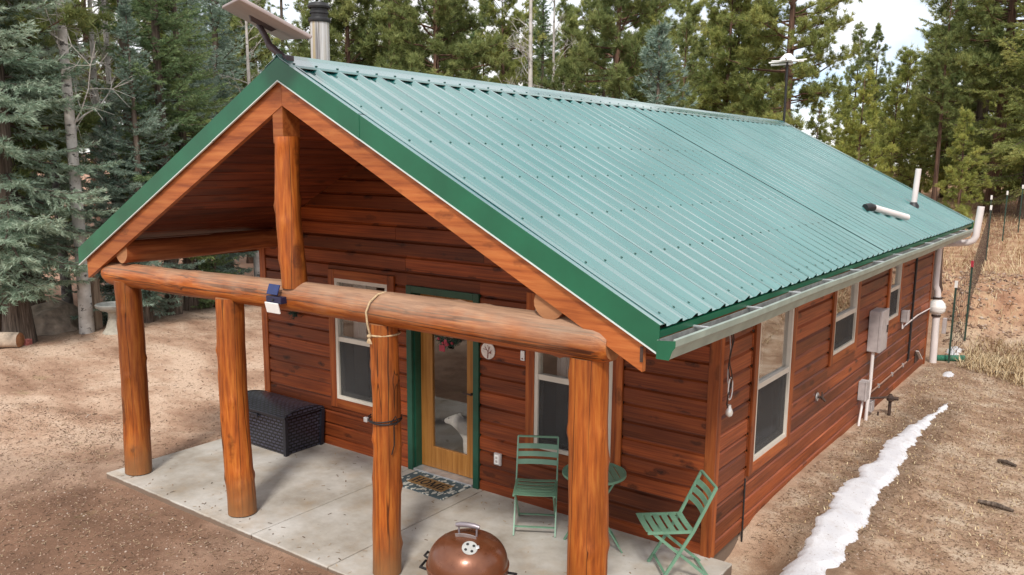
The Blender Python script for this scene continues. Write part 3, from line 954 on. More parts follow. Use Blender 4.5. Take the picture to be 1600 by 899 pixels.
# ------------------------------------------------------------------ things on the roof
# stove chimney pipe
t = empty("chimney_pipe", (-3.80, 0.30, roof_z(-3.80)))
tag(t, "weathered galvanised stove pipe with black cap behind the ridge", "chimney")
def chim_mat():
    m = NT("stained_pipe"); v = m.pos()
    st = m.noise(m.mapv(v, (22, 22, 0.7)), 1.0, 5, 0.65)
    c = m.ramp(st, [(0.35, (0.16, 0.15, 0.15)), (0.5, (0.48, 0.46, 0.44)), (0.7, (0.62, 0.62, 0.62))])
    ru = m.ramp(m.noise(m.mapv(v, (14, 14, 0.9), (3, 1, 0)), 1.0, 4), [(0.5, 0.0), (0.66, 0.55)])
    c = m.mix(ru, c, (0.42, 0.30, 0.10)); m.base(c); m.set(Roughness=0.5, Metallic=0.25); return m.m
M_chim = chim_mat()
MB().lathe([(0.112, -0.15), (0.112, 1.94)], 28).build("pipe", M_chim, t, 60)
c_ = MB().lathe([(0.115, 1.93), (0.125, 1.93), (0.135, 1.95), (0.128, 1.98), (0.115, 1.985)], 28)
c_.lathe([(0.10, 1.985), (0.10, 2.03)], 28); c_.lathe([(0.108, 2.03), (0.112, 2.03), (0.112, 2.055), (0.104, 2.055)], 28)
c_.lathe([(0.10, 2.05), (0.10, 2.09)], 28); c_.lathe([(0.11, 2.09), (0.13, 2.09), (0.135, 2.11), (0.11, 2.15), (0.02, 2.17)], 28)
c_.build("cap", M_black, t, 40)
MB().lathe([(0.30, -0.12), (0.125, 0.06), (0.114, 0.10)], 24).build("flashing", M_steel, t, 40)

# satellite dish at the gable peak
t = empty("satellite_dish", (RX, RY0+0.10, RZ+0.03))
tag(t, "flat rectangular satellite dish on bent mast at the gable peak", "satellite dish")
M_dish = pm("dish_back", (0.34, 0.29, 0.285), 0.5, 0, 0.1, 4)
M_mast = pm("mast_paint", (0.05, 0.035, 0.04), 0.5, 0, 0.2, 6)
T0 = Vector(t.location)
fr_, rr_, uu_ = _f, _r, _u
mt_top = Vector((-1.905, -2.02, 4.585)) - T0
mb = MB().tube([Vector((0.0, -0.03, 0.0)), Vector((-0.155, -0.055, 0.115)), Vector((-0.185, -0.055, 0.17)), mt_top], [0.030, 0.030, 0.027, 0.025], 12)
mb.box((-0.07, -0.06, -0.05), (0.07, 0.02, 0.02), c=0.006)
mb.build("mast", M_mast, t, 40)
vd = (T0 + mt_top - Vector(camo.location)).normalized()
Lv = rr_*0.56 + uu_*(-0.30) + vd*0.30
_a = rr_*0.19 + uu_*0.035
Sv = _a - vd*(Lv.dot(_a)/Lv.dot(vd))
nv = Sv.cross(Lv).normalized()
if nv.z < 0: nv = -nv
cc = mt_top + nv*0.035 + Lv*0.03
mb = MB(); vs = []
hl, hs = Lv*0.5, Sv*0.5
for dz in (0.0, 0.03):
    for a, b in ((-1, -1), (1, -1), (1, 1), (-1, 1)): vs.append(cc + hl*a + hs*b + nv*dz)
mb.add(vs, [(0, 3, 2, 1), (4, 5, 6, 7), (0, 1, 5, 4), (1, 2, 6, 5), (2, 3, 7, 6), (3, 0, 4, 7)])
pn = mb.build("panel", M_dish, t)
bv = pn.modifiers.new("b", 'BEVEL'); bv.width = 0.01; bv.segments = 2
mb = MB(); vs = []
for dz, k in ((-0.035, 0.75), (0.0, 1.0)):
    for a, b in ((-1, -1), (1, -1), (1, 1), (-1, 1)): vs.append(cc + Lv.normalized()*(0.12*a*k) + Sv.normalized()*(0.045*b*k) + nv*dz)
mb.add(vs, [(0, 3, 2, 1), (4, 5, 6, 7), (0, 1, 5, 4), (1, 2, 6, 5), (2, 3, 7, 6), (3, 0, 4, 7)])
mb.build("mount_plate", M_mast, t)

# television antenna on a pole at the far end of the ridge
t = empty("antenna_pole", (-1.60, RY1-0.05, RZ+0.02))
tag(t, "thin black pole with pale crossed antenna at the ridge's far end", "antenna")
MB().tube([(0, 0, -0.4), (0, 0, 1.18)], 0.026, 8).build("pole", M_black, t, 40)
mb = MB()
for a in (0.2, 0.9, 1.75, 2.5):
    d = Vector((math.cos(a), math.sin(a), 0.10*math.sin(a*3)))*0.36
    mb.tube([-d+Vector((0, 0, 1.20)), d+Vector((0, 0, 1.20))], 0.016, 6)
mb.tube([(-0.33, 0, 1.14), (0.1, 0.0, 1.15)], 0.020, 6)
mb.build("arm", M_white, t, 40)
MB().lathe([(0.16, 1.20), (0.15, 1.25), (0.06, 1.34), (0.0, 1.35)], 16).build("dome", M_white, t, 40)

# vents on the right slope
def slope_pt(x, y, h=0.0): return Vector((x, y, roof_z(x))) + NRM*h
b0 = slope_pt(1.27, 8.60)
t = empty("vent_pipe", b0); tag(t, "upright white plumbing vent pipe with black boot on the roof", "vent pipe")
MB().tube([(0, 0, -0.02), (0.03, 0.0, 0.62)], 0.045, 14).build("pipe", M_pvc, t, 40)
MB().lathe([(0.10, -0.055), (0.085, 0.02), (0.055, 0.06), (0.05, 0.07)], 16).build("boot", M_black, t, 40)
b0 = slope_pt(1.22, 5.83, 0.075); b1 = slope_pt(1.55, 6.60, 0.075)
t = empty("bent_vent_pipe", b0); tag(t, "white vent pipe lying flat on the roof near the gutter", "vent pipe")
MB().tube([(0, 0, 0), b1-b0], 0.045, 14).build("pipe", M_pvc, t, 40)
dd = (b1-b0).normalized()
MB().tube([dd*-0.10-NRM*0.04, dd*-0.02-NRM*0.01, dd*0.06], [0.06, 0.060, 0.048], 12).build("boot", M_black, t, 40)
t = empty("roof_vent", (-2.02, 4.32, roof_z(-2.02))); tag(t, "small white vent hood peeking over the roof ridge", "roof vent")
MB().lathe([(0.10, -0.1), (0.10, 0.24)], 16).build("stack", M_pvc, t, 40)
MB().lathe([(0.15, 0.20), (0.16, 0.25), (0.10, 0.30), (0.0, 0.31)], 20).build("hood", M_white, t, 40)

# ------------------------------------------------------------------ things on the walls
# radon pipe at the far corner
t = empty("radon_pipe", (1.60, 9.78, -0.1)); tag(t, "white pipe with round inline fan rising at the far wall corner", "pipe")
o_ = Vector(t.location)
def rp(pts, rad, name, par=t, n=16, mat=M_pvc): return MB().tube([Vector(p)-o_ for p in pts], rad, n).build(name, mat, par, 45)
rp([(1.60, 9.78, -0.18), (1.585, 9.78, 0.80)], 0.062, "lower_pipe")
fan = MB().lathe([(0.062, 0.86), (0.075, 0.88), (0.075, 0.91), (0.11, 0.93), (0.145, 0.97), (0.145, 1.02), (0.15, 1.02), (0.15, 1.05), (0.145, 1.05), (0.13, 1.10), (0.09, 1.15), (0.075, 1.16), (0.075, 1.20), (0.062, 1.22)], 24, (-0.02, 0, 0.03))
fan.build("fan", M_white, t, 50)
rp([(1.575, 9.78, 1.10), (1.575, 9.78, 1.20), (1.56, 9.78, 1.27), (1.53, 9.77, 1.34), (1.525, 9.77, 1.42), (1.525, 9.77, 1.95), (1.53, 9.77, 2.03), (1.57, 9.77, 2.09), (1.65, 9.77, 2.11), (1.98, 9.77, 2.15), (2.05, 9.77, 2.19), (2.085, 9.77, 2.27), (2.12, 9.77, 2.78)], 0.056, "upper_pipe")
for z in (0.84, 1.16): MB().lathe([(0.07, z-0.02), (0.078, z-0.02), (0.078, z+0.02), (0.07, z+0.02)], 20, (-0.02, 0, 0.07)).build("clamp", M_iron, t, 40)
MB().box((1.70-1.60, -0.05, 0.60), (1.76-1.60, 0.05, 0.88), c=0.006).build("gauge_box", M_greybox, t)
# green corrugated drain hose
t = MB(); pts = [(1.50+0.012*0, 0, 0)]
pts = []; rad = []
for i in range(34):
    u = i/33; pts.append((1.60+0.42*u, 10.05+0.28*u, gh(1.7, 10.2)+0.055)); rad.append(0.062 if i % 2 else 0.052)
o = t.tube(pts, rad, 14).build("drain_hose", pm("hose_green", (0.03, 0.16, 0.10), 0.5), None, 60)
tag(o, "short dark green corrugated drain hose beside the radon pipe", "hose")

def wall_box(name, y0, y1, z0, z1, d, mat, label, cat, lid=True):
    t = empty(name, (XR+0.005, y0, z0)); tag(t, label, cat)
    MB().box((0, 0, 0), (d*0.78, y1-y0, z1-z0), c=0.006).build("case", mat, t)
    if lid: MB().box((d*0.78+0.001, -0.006, -0.006), (d, y1-y0+0.006, z1-z0+0.006), c=0.006).build("cover", mat, t)
    return t
t = wall_box("electrical_panel", 5.18, 5.56, 0.96, 1.52, 0.17, M_greybox, "tall grey electrical box mounted on the side wall", "electrical box")
MB().box((0.171, 0.30, 0.24), (0.185, 0.33, 0.34), c=0.003).build("latch", M_iron, t)
MB().tube([(0.07, 0.06, -0.005), (0.07, 0.055, -0.5), (0.06, 0.02, -0.75), (0.06, 0.01, -1.08)], 0.024, 10).build("conduit", M_pvc, t, 40)
t = wall_box("meter_box", 4.88, 5.05, 0.34, 0.60, 0.11, M_greybox, "small grey box low on the wall beside the conduit", "electrical box")
MB().tube([(0.05, 0.08, 0.0), (0.05, 0.06, -0.12), (0.06, -0.06, -0.28), (0.06, -0.09, -0.44)], 0.016, 8).build("conduit", M_pvc, t, 40)
wall_box("junction_box", 5.40, 5.55, 0.06, 0.20, 0.08, M_greybox, "small grey junction box near the ground behind the conduit", "electrical box")
t = wall_box("wall_outlet", 7.22, 7.36, 1.06, 1.24, 0.10, M_greybox, "grey weatherproof outlet below the far small window", "outlet")
MB().tube([(0.02, 0.05, 0.0), (0.03, 0.03, -0.10), (0.02, 0.20, -0.09), (0.02, 1.2, -0.06), (0.02, 2.3, -0.09)], 0.011, 8).build("conduit", M_pvc, t, 40)
# gas riser
t = empty("gas_riser", (XR+0.02, 5.66, 0.24)); tag(t, "dark iron gas pipe with regulator sticking out of the wall", "gas pipe")
MB().tube([(-0.03, -0.30, 0.02), (0.04, -0.26, 0.02), (0.20, 0, 0), (0.26, 0.02, -0.01)], 0.016, 8).build("supply_pipe", M_iron, t, 40)
MB().tube([(0.24, 0.02, 0.0), (0.24, 0.02, -0.36)], 0.022, 8).build("riser", M_iron, t, 40)
mb = MB().lathe([(0.02, -0.06), (0.05, -0.04), (0.055, 0.0), (0.03, 0.03), (0.02, 0.05)], 14, (0.24, 0.02, 0)); mb.tube([(0.24, 0.02, -0.01), (0.34, 0.05, -0.01)], [0.03, 0.025], 10)
mb.build("regulator", M_iron, t, 40)
MB().tube([(0.12, -0.1, -0.20), (0.12, -0.1, -0.36)], 0.013, 6).build("stub", M_iron, t, 40)
# spigot
t = empty("wall_spigot", (XR+0.01, 2.96, 0.82)); tag(t, "old tarnished water spigot on the side wall boards", "spigot")
MB().lathe([(0.0, 0), (0.05, 0.0), (0.05, 0.012), (0.0, 0.012)], 14).build("flange", M_steel, t, 40).rotation_euler = (0, R(90), 0)
mb = MB().tube([(0, 0, 0), (0.06, 0, 0), (0.10, 0, -0.04)], [0.018, 0.018, 0.014], 8)
for a in range(4): mb.bar((0.055, 0, 0.012), (0.055+0.0, 0.045*math.cos(a*1.57), 0.045*math.sin(a*1.57)+0.02), 0.012, 0.012)
mb.build("tap", M_iron, t, 40)
# black conduit down the wall and pale line along it
o = MB().tube([(XR+0.02, 8.0, 2.15), (XR+0.02, 8.0, 0.34), (XR+0.02, 7.92, 0.30)], 0.017, 8).build("wall_cable", M_black, None, 40)
tag(o, "black cable running straight down the side wall boards", "cable")
t = empty("wall_conduit", (XR+0.018, 5.30, 0.30)); tag(t, "thin pale conduit running along the foot of the side wall", "conduit")
MB().tube([(0, 0, 0), (0, 1.3, 0.0), (0, 2.62, 0.0)], 0.012, 8).build("pipe", pm("brown_pipe", (0.30, 0.17, 0.12), 0.6), t, 40)
for y in (0.7, 1.55, 2.3): MB().box((-0.012, y, -0.03), (0.016, y+0.03, 0.03)).build("clip", M_steel, t)
o = MB().tube([(XR+0.006, 0.782, 0.50), (XR+0.006, 0.782, -0.20)], 0.009, 6).build("thin_cable", M_black, None, 40)
tag(o, "thin black cable below the large side window's left casing", "cable")
# vent flap low on the wall
t = empty("dryer_vent", (XR+0.005, 8.62, 0.14)); tag(t, "small dark vent opening with a leaning flap near the far corner", "vent")
MB().box((0, 0, 0), (0.012, 0.24, 0.20), c=0.003).build("frame", M_iron, t)
MB().bar((0.03, 0.02, 0.21), (0.06, 0.26, 0.03), 0.05, 0.012).build("flap", M_pvc, t)
# wires and bulb hanging by the corner
t = empty("hanging_wires", (XR+0.02, 0.14, 1.34)); tag(t, "tangle of hanging wires with a clear bulb by the corner", "wires")
rw = random.Random(4)
for i, m_ in enumerate((M_greybox, M_black, M_iron)):
    pts = [(0.012+0.004*i, -0.02+0.03*i, 0.70)]
    for k in range(14):
        a = k*0.75+i
        pts.append((0.015+0.006*i, 0.03*math.sin(a)*(0.6+0.4*i)+0.01*i, 0.62-0.045*k + (0.0 if k < 8 else 0.02*math.sin(a*2))))
    MB().tube(pts, 0.0055, 6).build("wire", m_, t, 40)
lp = [(0.02, 0.05+0.05*math.cos(a*0.5), 0.18+0.10*math.sin(a*0.5)) for a in range(14)]
MB().tube(lp, 0.0055, 6).build("loop", M_white, t, 40)
mb = MB().lathe([(0.0, -0.045), (0.028, -0.025), (0.034, 0.0), (0.026, 0.028), (0.015, 0.05), (0.015, 0.07)], 14, (0.04, 0.0, -0.02))
mb.build("bulb", pm("bulb_glass", (0.75, 0.74, 0.70), 0.12, 0.3), t, 50)

# gable wall fixtures
t = empty("wall_plaque", (-1.003, -0.005, 1.54)); tag(t, "round white plaque painted with a bare tree beside the door", "plaque")
pq = MB().lathe([(0.0, 0.0), (0.085, 0.0), (0.09, 0.006), (0.088, 0.014), (0.0, 0.016)], 28).build("disc", pm("plaque_white", (0.66, 0.58, 0.52), 0.6, 0, 0.15, 30), t, 40)
pq.rotation_euler = (R(90), 0, 0)
M_pbr = pm("plaque_brown", (0.22, 0.08, 0.06), 0.7)
mb = MB()
for (p, q, w_) in (((0.0, -0.08), (0.005, -0.01), 0.012), ((0.005, -0.01), (-0.035, 0.04), 0.008), ((0.005, -0.01), (0.03, 0.05), 0.008), ((0.005, -0.03), (0.05, 0.01), 0.006), ((-0.012, 0.01), (-0.06, 0.015), 0.005), ((0.015, 0.02), (0.0, 0.06), 0.005)):
    mb.bar((p[0], -0.0165, p[1]), (q[0], -0.0165, q[1]), 0.001, w_, 0, (0, -1, 0)) if False else mb.bar((p[0], -0.0175, p[1]), (q[0], -0.0175, q[1]), w_, 0.002, 0, (0, -1, 0))
mb.box((0.025, -0.019, -0.025), (0.045, -0.0165, -0.005))
mb.build("painted_tree", M_pbr, t)
t = empty("doorbell", (-0.563, -0.004, 1.552)); tag(t, "slim white doorbell button by the porch window casing", "doorbell")
MB().box((-0.024, -0.018, -0.05), (0.024, 0.0, 0.05), c=0.004).build("plate", M_white, t)
MB().box((-0.008, -0.022, -0.038), (0.008, -0.0185, -0.022), c=0.001).build("button", M_pbr, t)
t = empty("porch_outlet", (-0.865, -0.004, 0.40)); tag(t, "white covered outlet low on the wall beside the door", "outlet")
MB().box((-0.045, -0.03, -0.065), (0.045, 0.0, 0.065), c=0.006).build("cover", M_greybox, t)
MB().box((-0.03, -0.037, -0.05), (0.025, -0.0305, 0.05), c=0.003).build("plate", M_white, t)
for z in (-0.022, 0.018): MB().box((-0.016, -0.040, z-0.012), (0.012, -0.0375, z+0.014), c=0.001).build("socket", M_greybox, t)

# wreath on the door glass
rng_w = np.random.RandomState(9)
t = empty("door_wreath", (-1.63, DY-0.03, 1.66)); tag(t, "dark green wreath with red bows hanging on the door glass", "wreath")
mb = MB()
for i in range(420):
    a = rng_w.uniform(0, 6.283); r = 0.15+rng_w.normal(0, 0.022)
    p = Vector((r*math.cos(a), rng_w.uniform(-0.045, 0.01), r*math.sin(a)))
    d = Vector((rng_w.normal(0, 1), rng_w.normal(-0.3, 0.7), rng_w.normal(0, 1))).normalized()
    q = d.orthogonal().normalized()*0.006
    mb.add([p-q, p+q, p+d*0.05], [(0, 1, 2)])
mb.build("greenery", pm("wreath_green", (0.02, 0.05, 0.03), 0.7, 0, 0.5, 30), t)
M_wred = pm("wreath_red", (0.32, 0.03, 0.05), 0.5)
for a in (-1.9, -1.45, -1.0, -2.4):
    MB().lathe([(0, -0.02), (0.016, -0.008), (0.016, 0.008), (0, 0.02)], 8, (0.15*math.cos(a), -0.045, 0.15*math.sin(a))).build("red_berry", M_wred, t, 40)
MB().box((-0.03, -0.05, -0.17), (0.01, -0.042, -0.10)).build("red_bow", M_wred, t)
MB().box((-0.10, -0.05, -0.235), (-0.02, -0.044, -0.165)).build("ribbon_tail", M_wred, t)

# solar lamp clipped onto the beam
t = empty("solar_lamp", (-1.745, -2.062, 2.262)); tag(t, "small solar lamp with tilted blue panel clipped to the log beam", "lamp")
M_navy = pm("navy_plastic", (0.012, 0.015, 0.05), 0.35, 0, 0.2, 10)
MB().box((-0.10, -0.05, -0.03), (0.10, 0.02, 0.03), c=0.006).build("housing", M_navy, t)
rx = Matrix.Rotation(R(28), 3, 'X')
MB().box((-0.09, -0.036, 0.042), (0.055, -0.024, 0.135), rot=Matrix.Rotation(R(-22), 3, 'X'), c=0.003).build("solar_panel", pm("solar_cells", (0.008, 0.022, 0.11), 0.2, 0, 0.15, 20), t)
MB().box((-0.095, -0.060, -0.118), (0.080, -0.046, -0.022), rot=Matrix.Rotation(R(14), 3, 'X'), c=0.003).build("lens", M_white, t)
sn = MB().lathe([(0, 0), (0.012, 0), (0.01, 0.008), (0, 0.012)], 10).build("sensor", M_black, t, 40)
sn.location = (0.0, -0.052, 0.0); sn.rotation_euler = (R(90), 0, 0)
# rope around the beam and black strap on the post
px, py = -0.588, -1.93
pts = []
for i in range(40):
    a = -0.9 + i/39*(2*math.pi+1.0)
    pts.append((px+0.02+0.006*a, py+0.160*math.sin(a), 2.268+0.160*math.cos(a)))
t = empty("hemp_rope", (px, py, 2.1)); tag(t, "light twine looped around the beam and knotted on the post", "rope")
o_ = Vector(t.location)
pts = [(px+0.055, py-0.02, 2.43), (px+0.03, py-0.085, 2.418), (px-0.005, py-0.14, 2.36), (px-0.025, py-0.165, 2.28), (px-0.018, py-0.16, 2.18), (px-0.005, py-0.145, 2.09)]
for i in range(24):
    a = -1.6 + i/23*4.6
    pts.append((px+0.132*math.cos(a+0.0), py+0.132*math.sin(a), 2.085+0.012*i/23))
MB().tube([Vector(p)-o_ for p in pts], 0.0085, 8).build("loop", M_rope, t, 60)
mb = MB().lathe([(0, -0.018), (0.018, -0.008), (0.018, 0.008), (0, 0.018)], 10, (-0.01, -0.15, -0.015))
for k in range(5): mb.tube([(-0.012, -0.152, -0.02), (-0.03+0.014*k, -0.158, -0.075)], 0.004, 5)
mb.build("knot", M_rope, t, 60)
t = empty("post_strap", (px, py, 1.36)); tag(t, "black wire strap cinched around the third log post", "strap")
mb = MB()
ring = [(0.136*math.cos(a), 0.136*math.sin(a), 0.006*math.sin(a*2)) for a in [i*2*math.pi/28 for i in range(29)]]
mb.tube(ring, 0.007, 6)
ring = [(0.138*math.cos(a), 0.138*math.sin(a), 0.018+0.006*math.cos(a*2)) for a in [i*2*math.pi/28 for i in range(29)]]
mb.tube(ring, 0.005, 6); mb.build("strap", M_black, t, 60)
MB().tube([(0.12, -0.06, 0), (0.17, -0.05, 0.07), (0.18, -0.03, 0.02), (0.14, -0.04, -0.02), (0.15, -0.05, -0.18), (0.13, -0.06, -0.26)], 0.005, 6).build("loose_end", M_black, t, 60)
MB().box((-0.12, -0.13, -0.012), (-0.08, -0.105, 0.028), c=0.004).build("buckle", M_steel, t)

# ------------------------------------------------------------------ patio things
# door mat
def mat_mat():
    m = NT("mat_leaf_border"); v = m.n("TexCoord").outputs["Object"]
    vo = m.n("TexVoronoi"); vo.inputs["Scale"].default_value = 21.0
    dv = m.n("VectorMath", operation='ADD'); nz = m.n("TexNoise"); nz.inputs["Scale"].default_value = 9.0
    sc_ = m.n("VectorMath", operation='SCALE'); sc_.inputs["Scale"].default_value = 0.12
    m.l(v, nz.inputs["Vector"]); m.l(nz.outputs["Color"], sc_.inputs[0]); m.l(v, dv.inputs[0]); m.l(sc_.outputs[0], dv.inputs[1])
    m.l(m.mapv(dv.outputs[0], (1, 0.55, 1), rot=(0, 0, 0.6)), vo.inputs["Vector"])
    c = m.ramp(vo.outputs["Distance"], [(0.36, (0.58, 0.57, 0.50)), (0.44, (0.07, 0.10, 0.11))])
    m.base(c); m.set(Roughness=0.95); m.bump(m.noise(v, 260, 2), 0.6, 0.01); return m.m
t = empty("door_mat", (-1.62, -0.235, 0.002), R(-1.5)); tag(t, "leaf bordered doormat reading HOME in front of the door", "doormat")
MB().box((-0.39, -0.235, 0), (0.39, 0.235, 0.012), c=0.003).build("mat", mat_mat(), t)
MB().box((-0.255, -0.105, 0.012), (0.255, 0.105, 0.0145)).build("coir_panel", pm("coir", (0.30, 0.17, 0.06), 0.95, 0, 0.25, 90, 0.6, 300), t)
M_ltr = pm("letter_black", (0.015, 0.012, 0.012), 0.9)
def letter(strokes, x0):
    mb = MB()
    for (p, q, w_) in strokes: mb.bar((x0+p[0], p[1], 0.0158), (x0+q[0], q[1], 0.0158), w_, 0.0022)
    return mb.build("letter", M_ltr, t)
h = 0.064; sw = 0.020; tw = 0.010
def serif(x, y, w_=0.034): return ((x-w_/2, y), (x+w_/2, y), tw)
letter([((0.015, -h), (0.015, h), sw), ((0.075, -h), (0.075, h), sw), ((0.02, 0), (0.07, 0), tw), serif(0.015, h), serif(0.015, -h), serif(0.075, h), serif(0.075, -h)], -0.225)
oval = [(0.05+0.040*math.cos(a), h*1.02*math.sin(a)) for a in [k*math.pi/8 for k in range(17)]]
letter([(oval[k], oval[k+1], 0.012+0.010*abs(math.cos((k+0.5)*math.pi/8))) for k in range(16)], -0.115)
letter([((0.015, -h), (0.015, h), tw), ((0.105, -h), (0.105, h), sw), ((0.018, h), (0.058, -h), sw), ((0.058, -h), (0.102, h), tw), serif(0.015, -h, 0.03), serif(0.105, -h), serif(0.012, h, 0.026), serif(0.106, h, 0.03)], 0.0)
letter([((0.015, -h), (0.015, h), sw), ((0.005, h), (0.08, h), tw), ((0.005, -h), (0.084, -h), tw), ((0.015, 0), (0.06, 0), tw), ((0.08, h), (0.08, h-0.028), tw), ((0.084, -h), (0.084, -h+0.030), tw), ((0.06, 0.016), (0.06, -0.016), tw)], 0.135)

# deck box
def wicker():
    m = NT("dark_wicker"); v = m.n("TexCoord").outputs["Object"]
    br = m.n("TexBrick"); br.offset = 0.5
    br.inputs["Scale"].default_value = 5.5; br.inputs["Mortar Size"].default_value = 0.05
    br.inputs["Brick Width"].default_value = 0.42; br.inputs["Row Height"].default_value = 0.22
    # use the axis pair that lies in the face
    ge = m.n("NewGeometry"); sepn = m.n("SeparateXYZ"); m.l(ge.outputs["Normal"], sepn.inputs[0])
    s3 = m.n("SeparateXYZ"); m.l(v, s3.inputs[0])
    cA = m.n("CombineXYZ"); m.l(s3.outputs[0], cA.inputs[0]); m.l(m.math('ADD', s3.outputs[2], s3.outputs[1]), cA.inputs[1])
    cB = m.n("CombineXYZ"); m.l(s3.outputs[1], cB.inputs[0]); m.l(s3.outputs[2], cB.inputs[1])
    mxv = m.mix(m.ramp(m.math('ABSOLUTE', sepn.outputs[0]), [(0.5, 0.0), (0.51, 1.0)]), cA.outputs[0], cB.outputs[0])
    m.l(mxv, br.inputs["Vector"])
    br.inputs["Color1"].default_value = (1, 1, 1, 1); br.inputs["Color2"].default_value = (0.7, 0.7, 0.7, 1); br.inputs["Mortar"].default_value = (0, 0, 0, 1)
    m.base(m.mix(br.outputs["Color"], (0.003, 0.003, 0.005), (0.055, 0.055, 0.085)))
    m.set(Roughness=0.34); m.bump(br.outputs["Color"], 1.0, 0.012); return m.m
M_wick = wicker()
M_boxp = pm("box_plastic", (0.013, 0.013, 0.020), 0.4, 0, 0.2, 12)
t = empty("deck_box", (-4.10, -0.335, 0.0)); tag(t, "black wicker deck box with domed lid against the cabin wall", "deck box")
bx0, bx1, by0, by1 = -0.55, 0.55, -0.28, 0.28
vs = []
for z, k in ((0.0, 0.955), (0.46, 1.0)):
    for a, b in ((bx0, by0), (bx1, by0), (bx1, by1), (bx0, by1)): vs.append((a*k, b*k, z))
bo = MB().add(vs, [(0, 3, 2, 1), (4, 5, 6, 7), (0, 1, 5, 4), (1, 2, 6, 5), (2, 3, 7, 6), (3, 0, 4, 7)]).build("body", M_wick, t)
bv = bo.modifiers.new("b", 'BEVEL'); bv.width = 0.02; bv.segments = 3
poly = [(by0-0.02, 0.46), (by0-0.02, 0.49)] + [(by0+ (by1-by0)*i/12, 0.495+0.055*math.sin(math.pi*i/12)) for i in range(13)] + [(by1+0.02, 0.49), (by1+0.02, 0.46)]
ld = MB().prism(poly, 'x', bx0-0.02, bx1+0.02).build("lid", M_wick, t, 30)
bv = ld.modifiers.new("b", 'BEVEL'); bv.width = 0.006; bv.segments = 2; bv.limit_method = 'ANGLE'
for xe in (bx0-0.012, bx1-0.012):
    poly2 = [(p*1.01, q+0.006) for (p, q) in poly[2:-2]] + [(p*1.01, q-0.012) for (p, q) in reversed(poly[2:-2])]
    MB().prism(poly2, 'x', xe, xe+0.024).build("lid_rib", M_boxp, t, 30)
MB().box((bx0-0.022, by0-0.030, 0.455), (bx1+0.022, by0-0.006, 0.485), c=0.005).build("lid_lip", M_boxp, t)
MB().box((-0.06, by0-0.034, 0.40), (0.06, by0-0.012, 0.445), c=0.008).build("handle", M_boxp, t)
for a, b in ((bx0, by0), (bx1, by0), (bx1, by1), (bx0, by1)):
    MB().bar((a*0.955, b*0.955, 0.0), (a*1.0, b*1.0, 0.46), 0.045, 0.045).build("corner_post", M_boxp, t)

# folding bistro chairs
def chair(label, loc, rz):
    t = empty("folding_chair", loc, rz); tag(t, label, "chair", "folding chairs on the patio")
    W2 = 0.195
    top = Vector((0, 0.235, 0.83)); piv = Vector((0, 0.06, 0.455)); foot = Vector((0, -0.21, 0.0))
    for s in (-1, 1):
        x = s*W2
        MB().bar((x, foot.y, 0.0), (x, piv.y, piv.z), 0.014, 0.026).bar((x, piv.y, piv.z), (x, top.y, top.z), 0.014, 0.026).build("back_leg", M_chair, t)
        xi = s*(W2-0.018)
        MB().bar((xi, 0.25, 0.0), (xi, -0.27, 0.435), 0.014, 0.024).build("front_leg", M_chair, t)
    MB().bar((-W2, top.y, top.z), (W2, top.y, top.z), 0.020, 0.016).build("top_rail", M_chair, t)
    MB().bar((-W2, foot.y+0.045, 0.075), (W2, foot.y+0.045, 0.075), 0.022, 0.010).build("stretcher", M_chair, t)
    MB().bar((-W2+0.02, 0.205, 0.04), (W2-0.02, 0.205, 0.04), 0.022, 0.010).build("stretcher", M_chair, t)
    # back slats, bowed
    for k, f in enumerate((0.40, 0.58, 0.76)):
        c = piv.lerp(top, f); d = (top-piv).normalized()
        vs = []; fs = []; n = 8
        for i in range(n+1):
            u = -1+2*i/n; bow = 0.022*(1-u*u)
            for e in (-0.024, 0.024):
                p = c + d*e
                vs.append((u*W2, p.y+bow, p.z)); vs.append((u*W2, p.y+bow+0.004, p.z+0.001))
        for i in range(n):
            a = i*4; b = a+4
            fs += [(a, a+2, b+2, b), (a+1, b+1, b+3, a+3), (a, b, b+1, a+1), (a+2, a+3, b+3, b+2)]
        fs += [(0, 1, 3, 2), (n*4, n*4+2, n*4+3, n*4+1)]
        MB().add(vs, fs).build("back_slat", M_chair, t, 30)
    # seat: rim and slats running across
    y0, y1 = -0.325, 0.055
    for s in (-1, 1): MB().bar((s*(W2-0.008), y0, 0.447), (s*(W2-0.008), y1, 0.447), 0.020, 0.022).build("seat_rail", M_chair, t)
    ns = 6; sw_ = 0.05
    for k in range(ns):
        yc = y0 + 0.012 + (y1-y0-0.024)*k/(ns-1)
        dip = 0.010*math.sin(math.pi*k/(ns-1))
        vs = []; fs = []; n = 6
        for i in range(n+1):
            u = -1+2*i/n; z = 0.462 - dip - 0.006*(1-u*u)
            for e in (-sw_/2, sw_/2): vs += [(u*(W2-0.01), yc+e, z), (u*(W2-0.01), yc+e, z-0.005)]
        for i in range(n):
            a = i*4; b = a+4
            fs += [(a, b, b+2, a+2), (a+1, a+3, b+3, b+1), (a, a+1, b+1, b), (a+2, b+2, b+3, a+3)]
        fs += [(0, 2, 3, 1), (n*4, n*4+1, n*4+3, n*4+2)]
        MB().add(vs, fs).build("seat_slat", M_chair, t, 30)
    return t
chair("sage green folding chair standing in front of the porch window", (-0.10, -0.42, 0.002), math.atan2(0.515, 0.857))
chair("sage green folding chair at the cabin's corner, seen side on", (1.38, -0.41, 0.002), math.atan2(-0.66, -0.75)+math.pi/2)

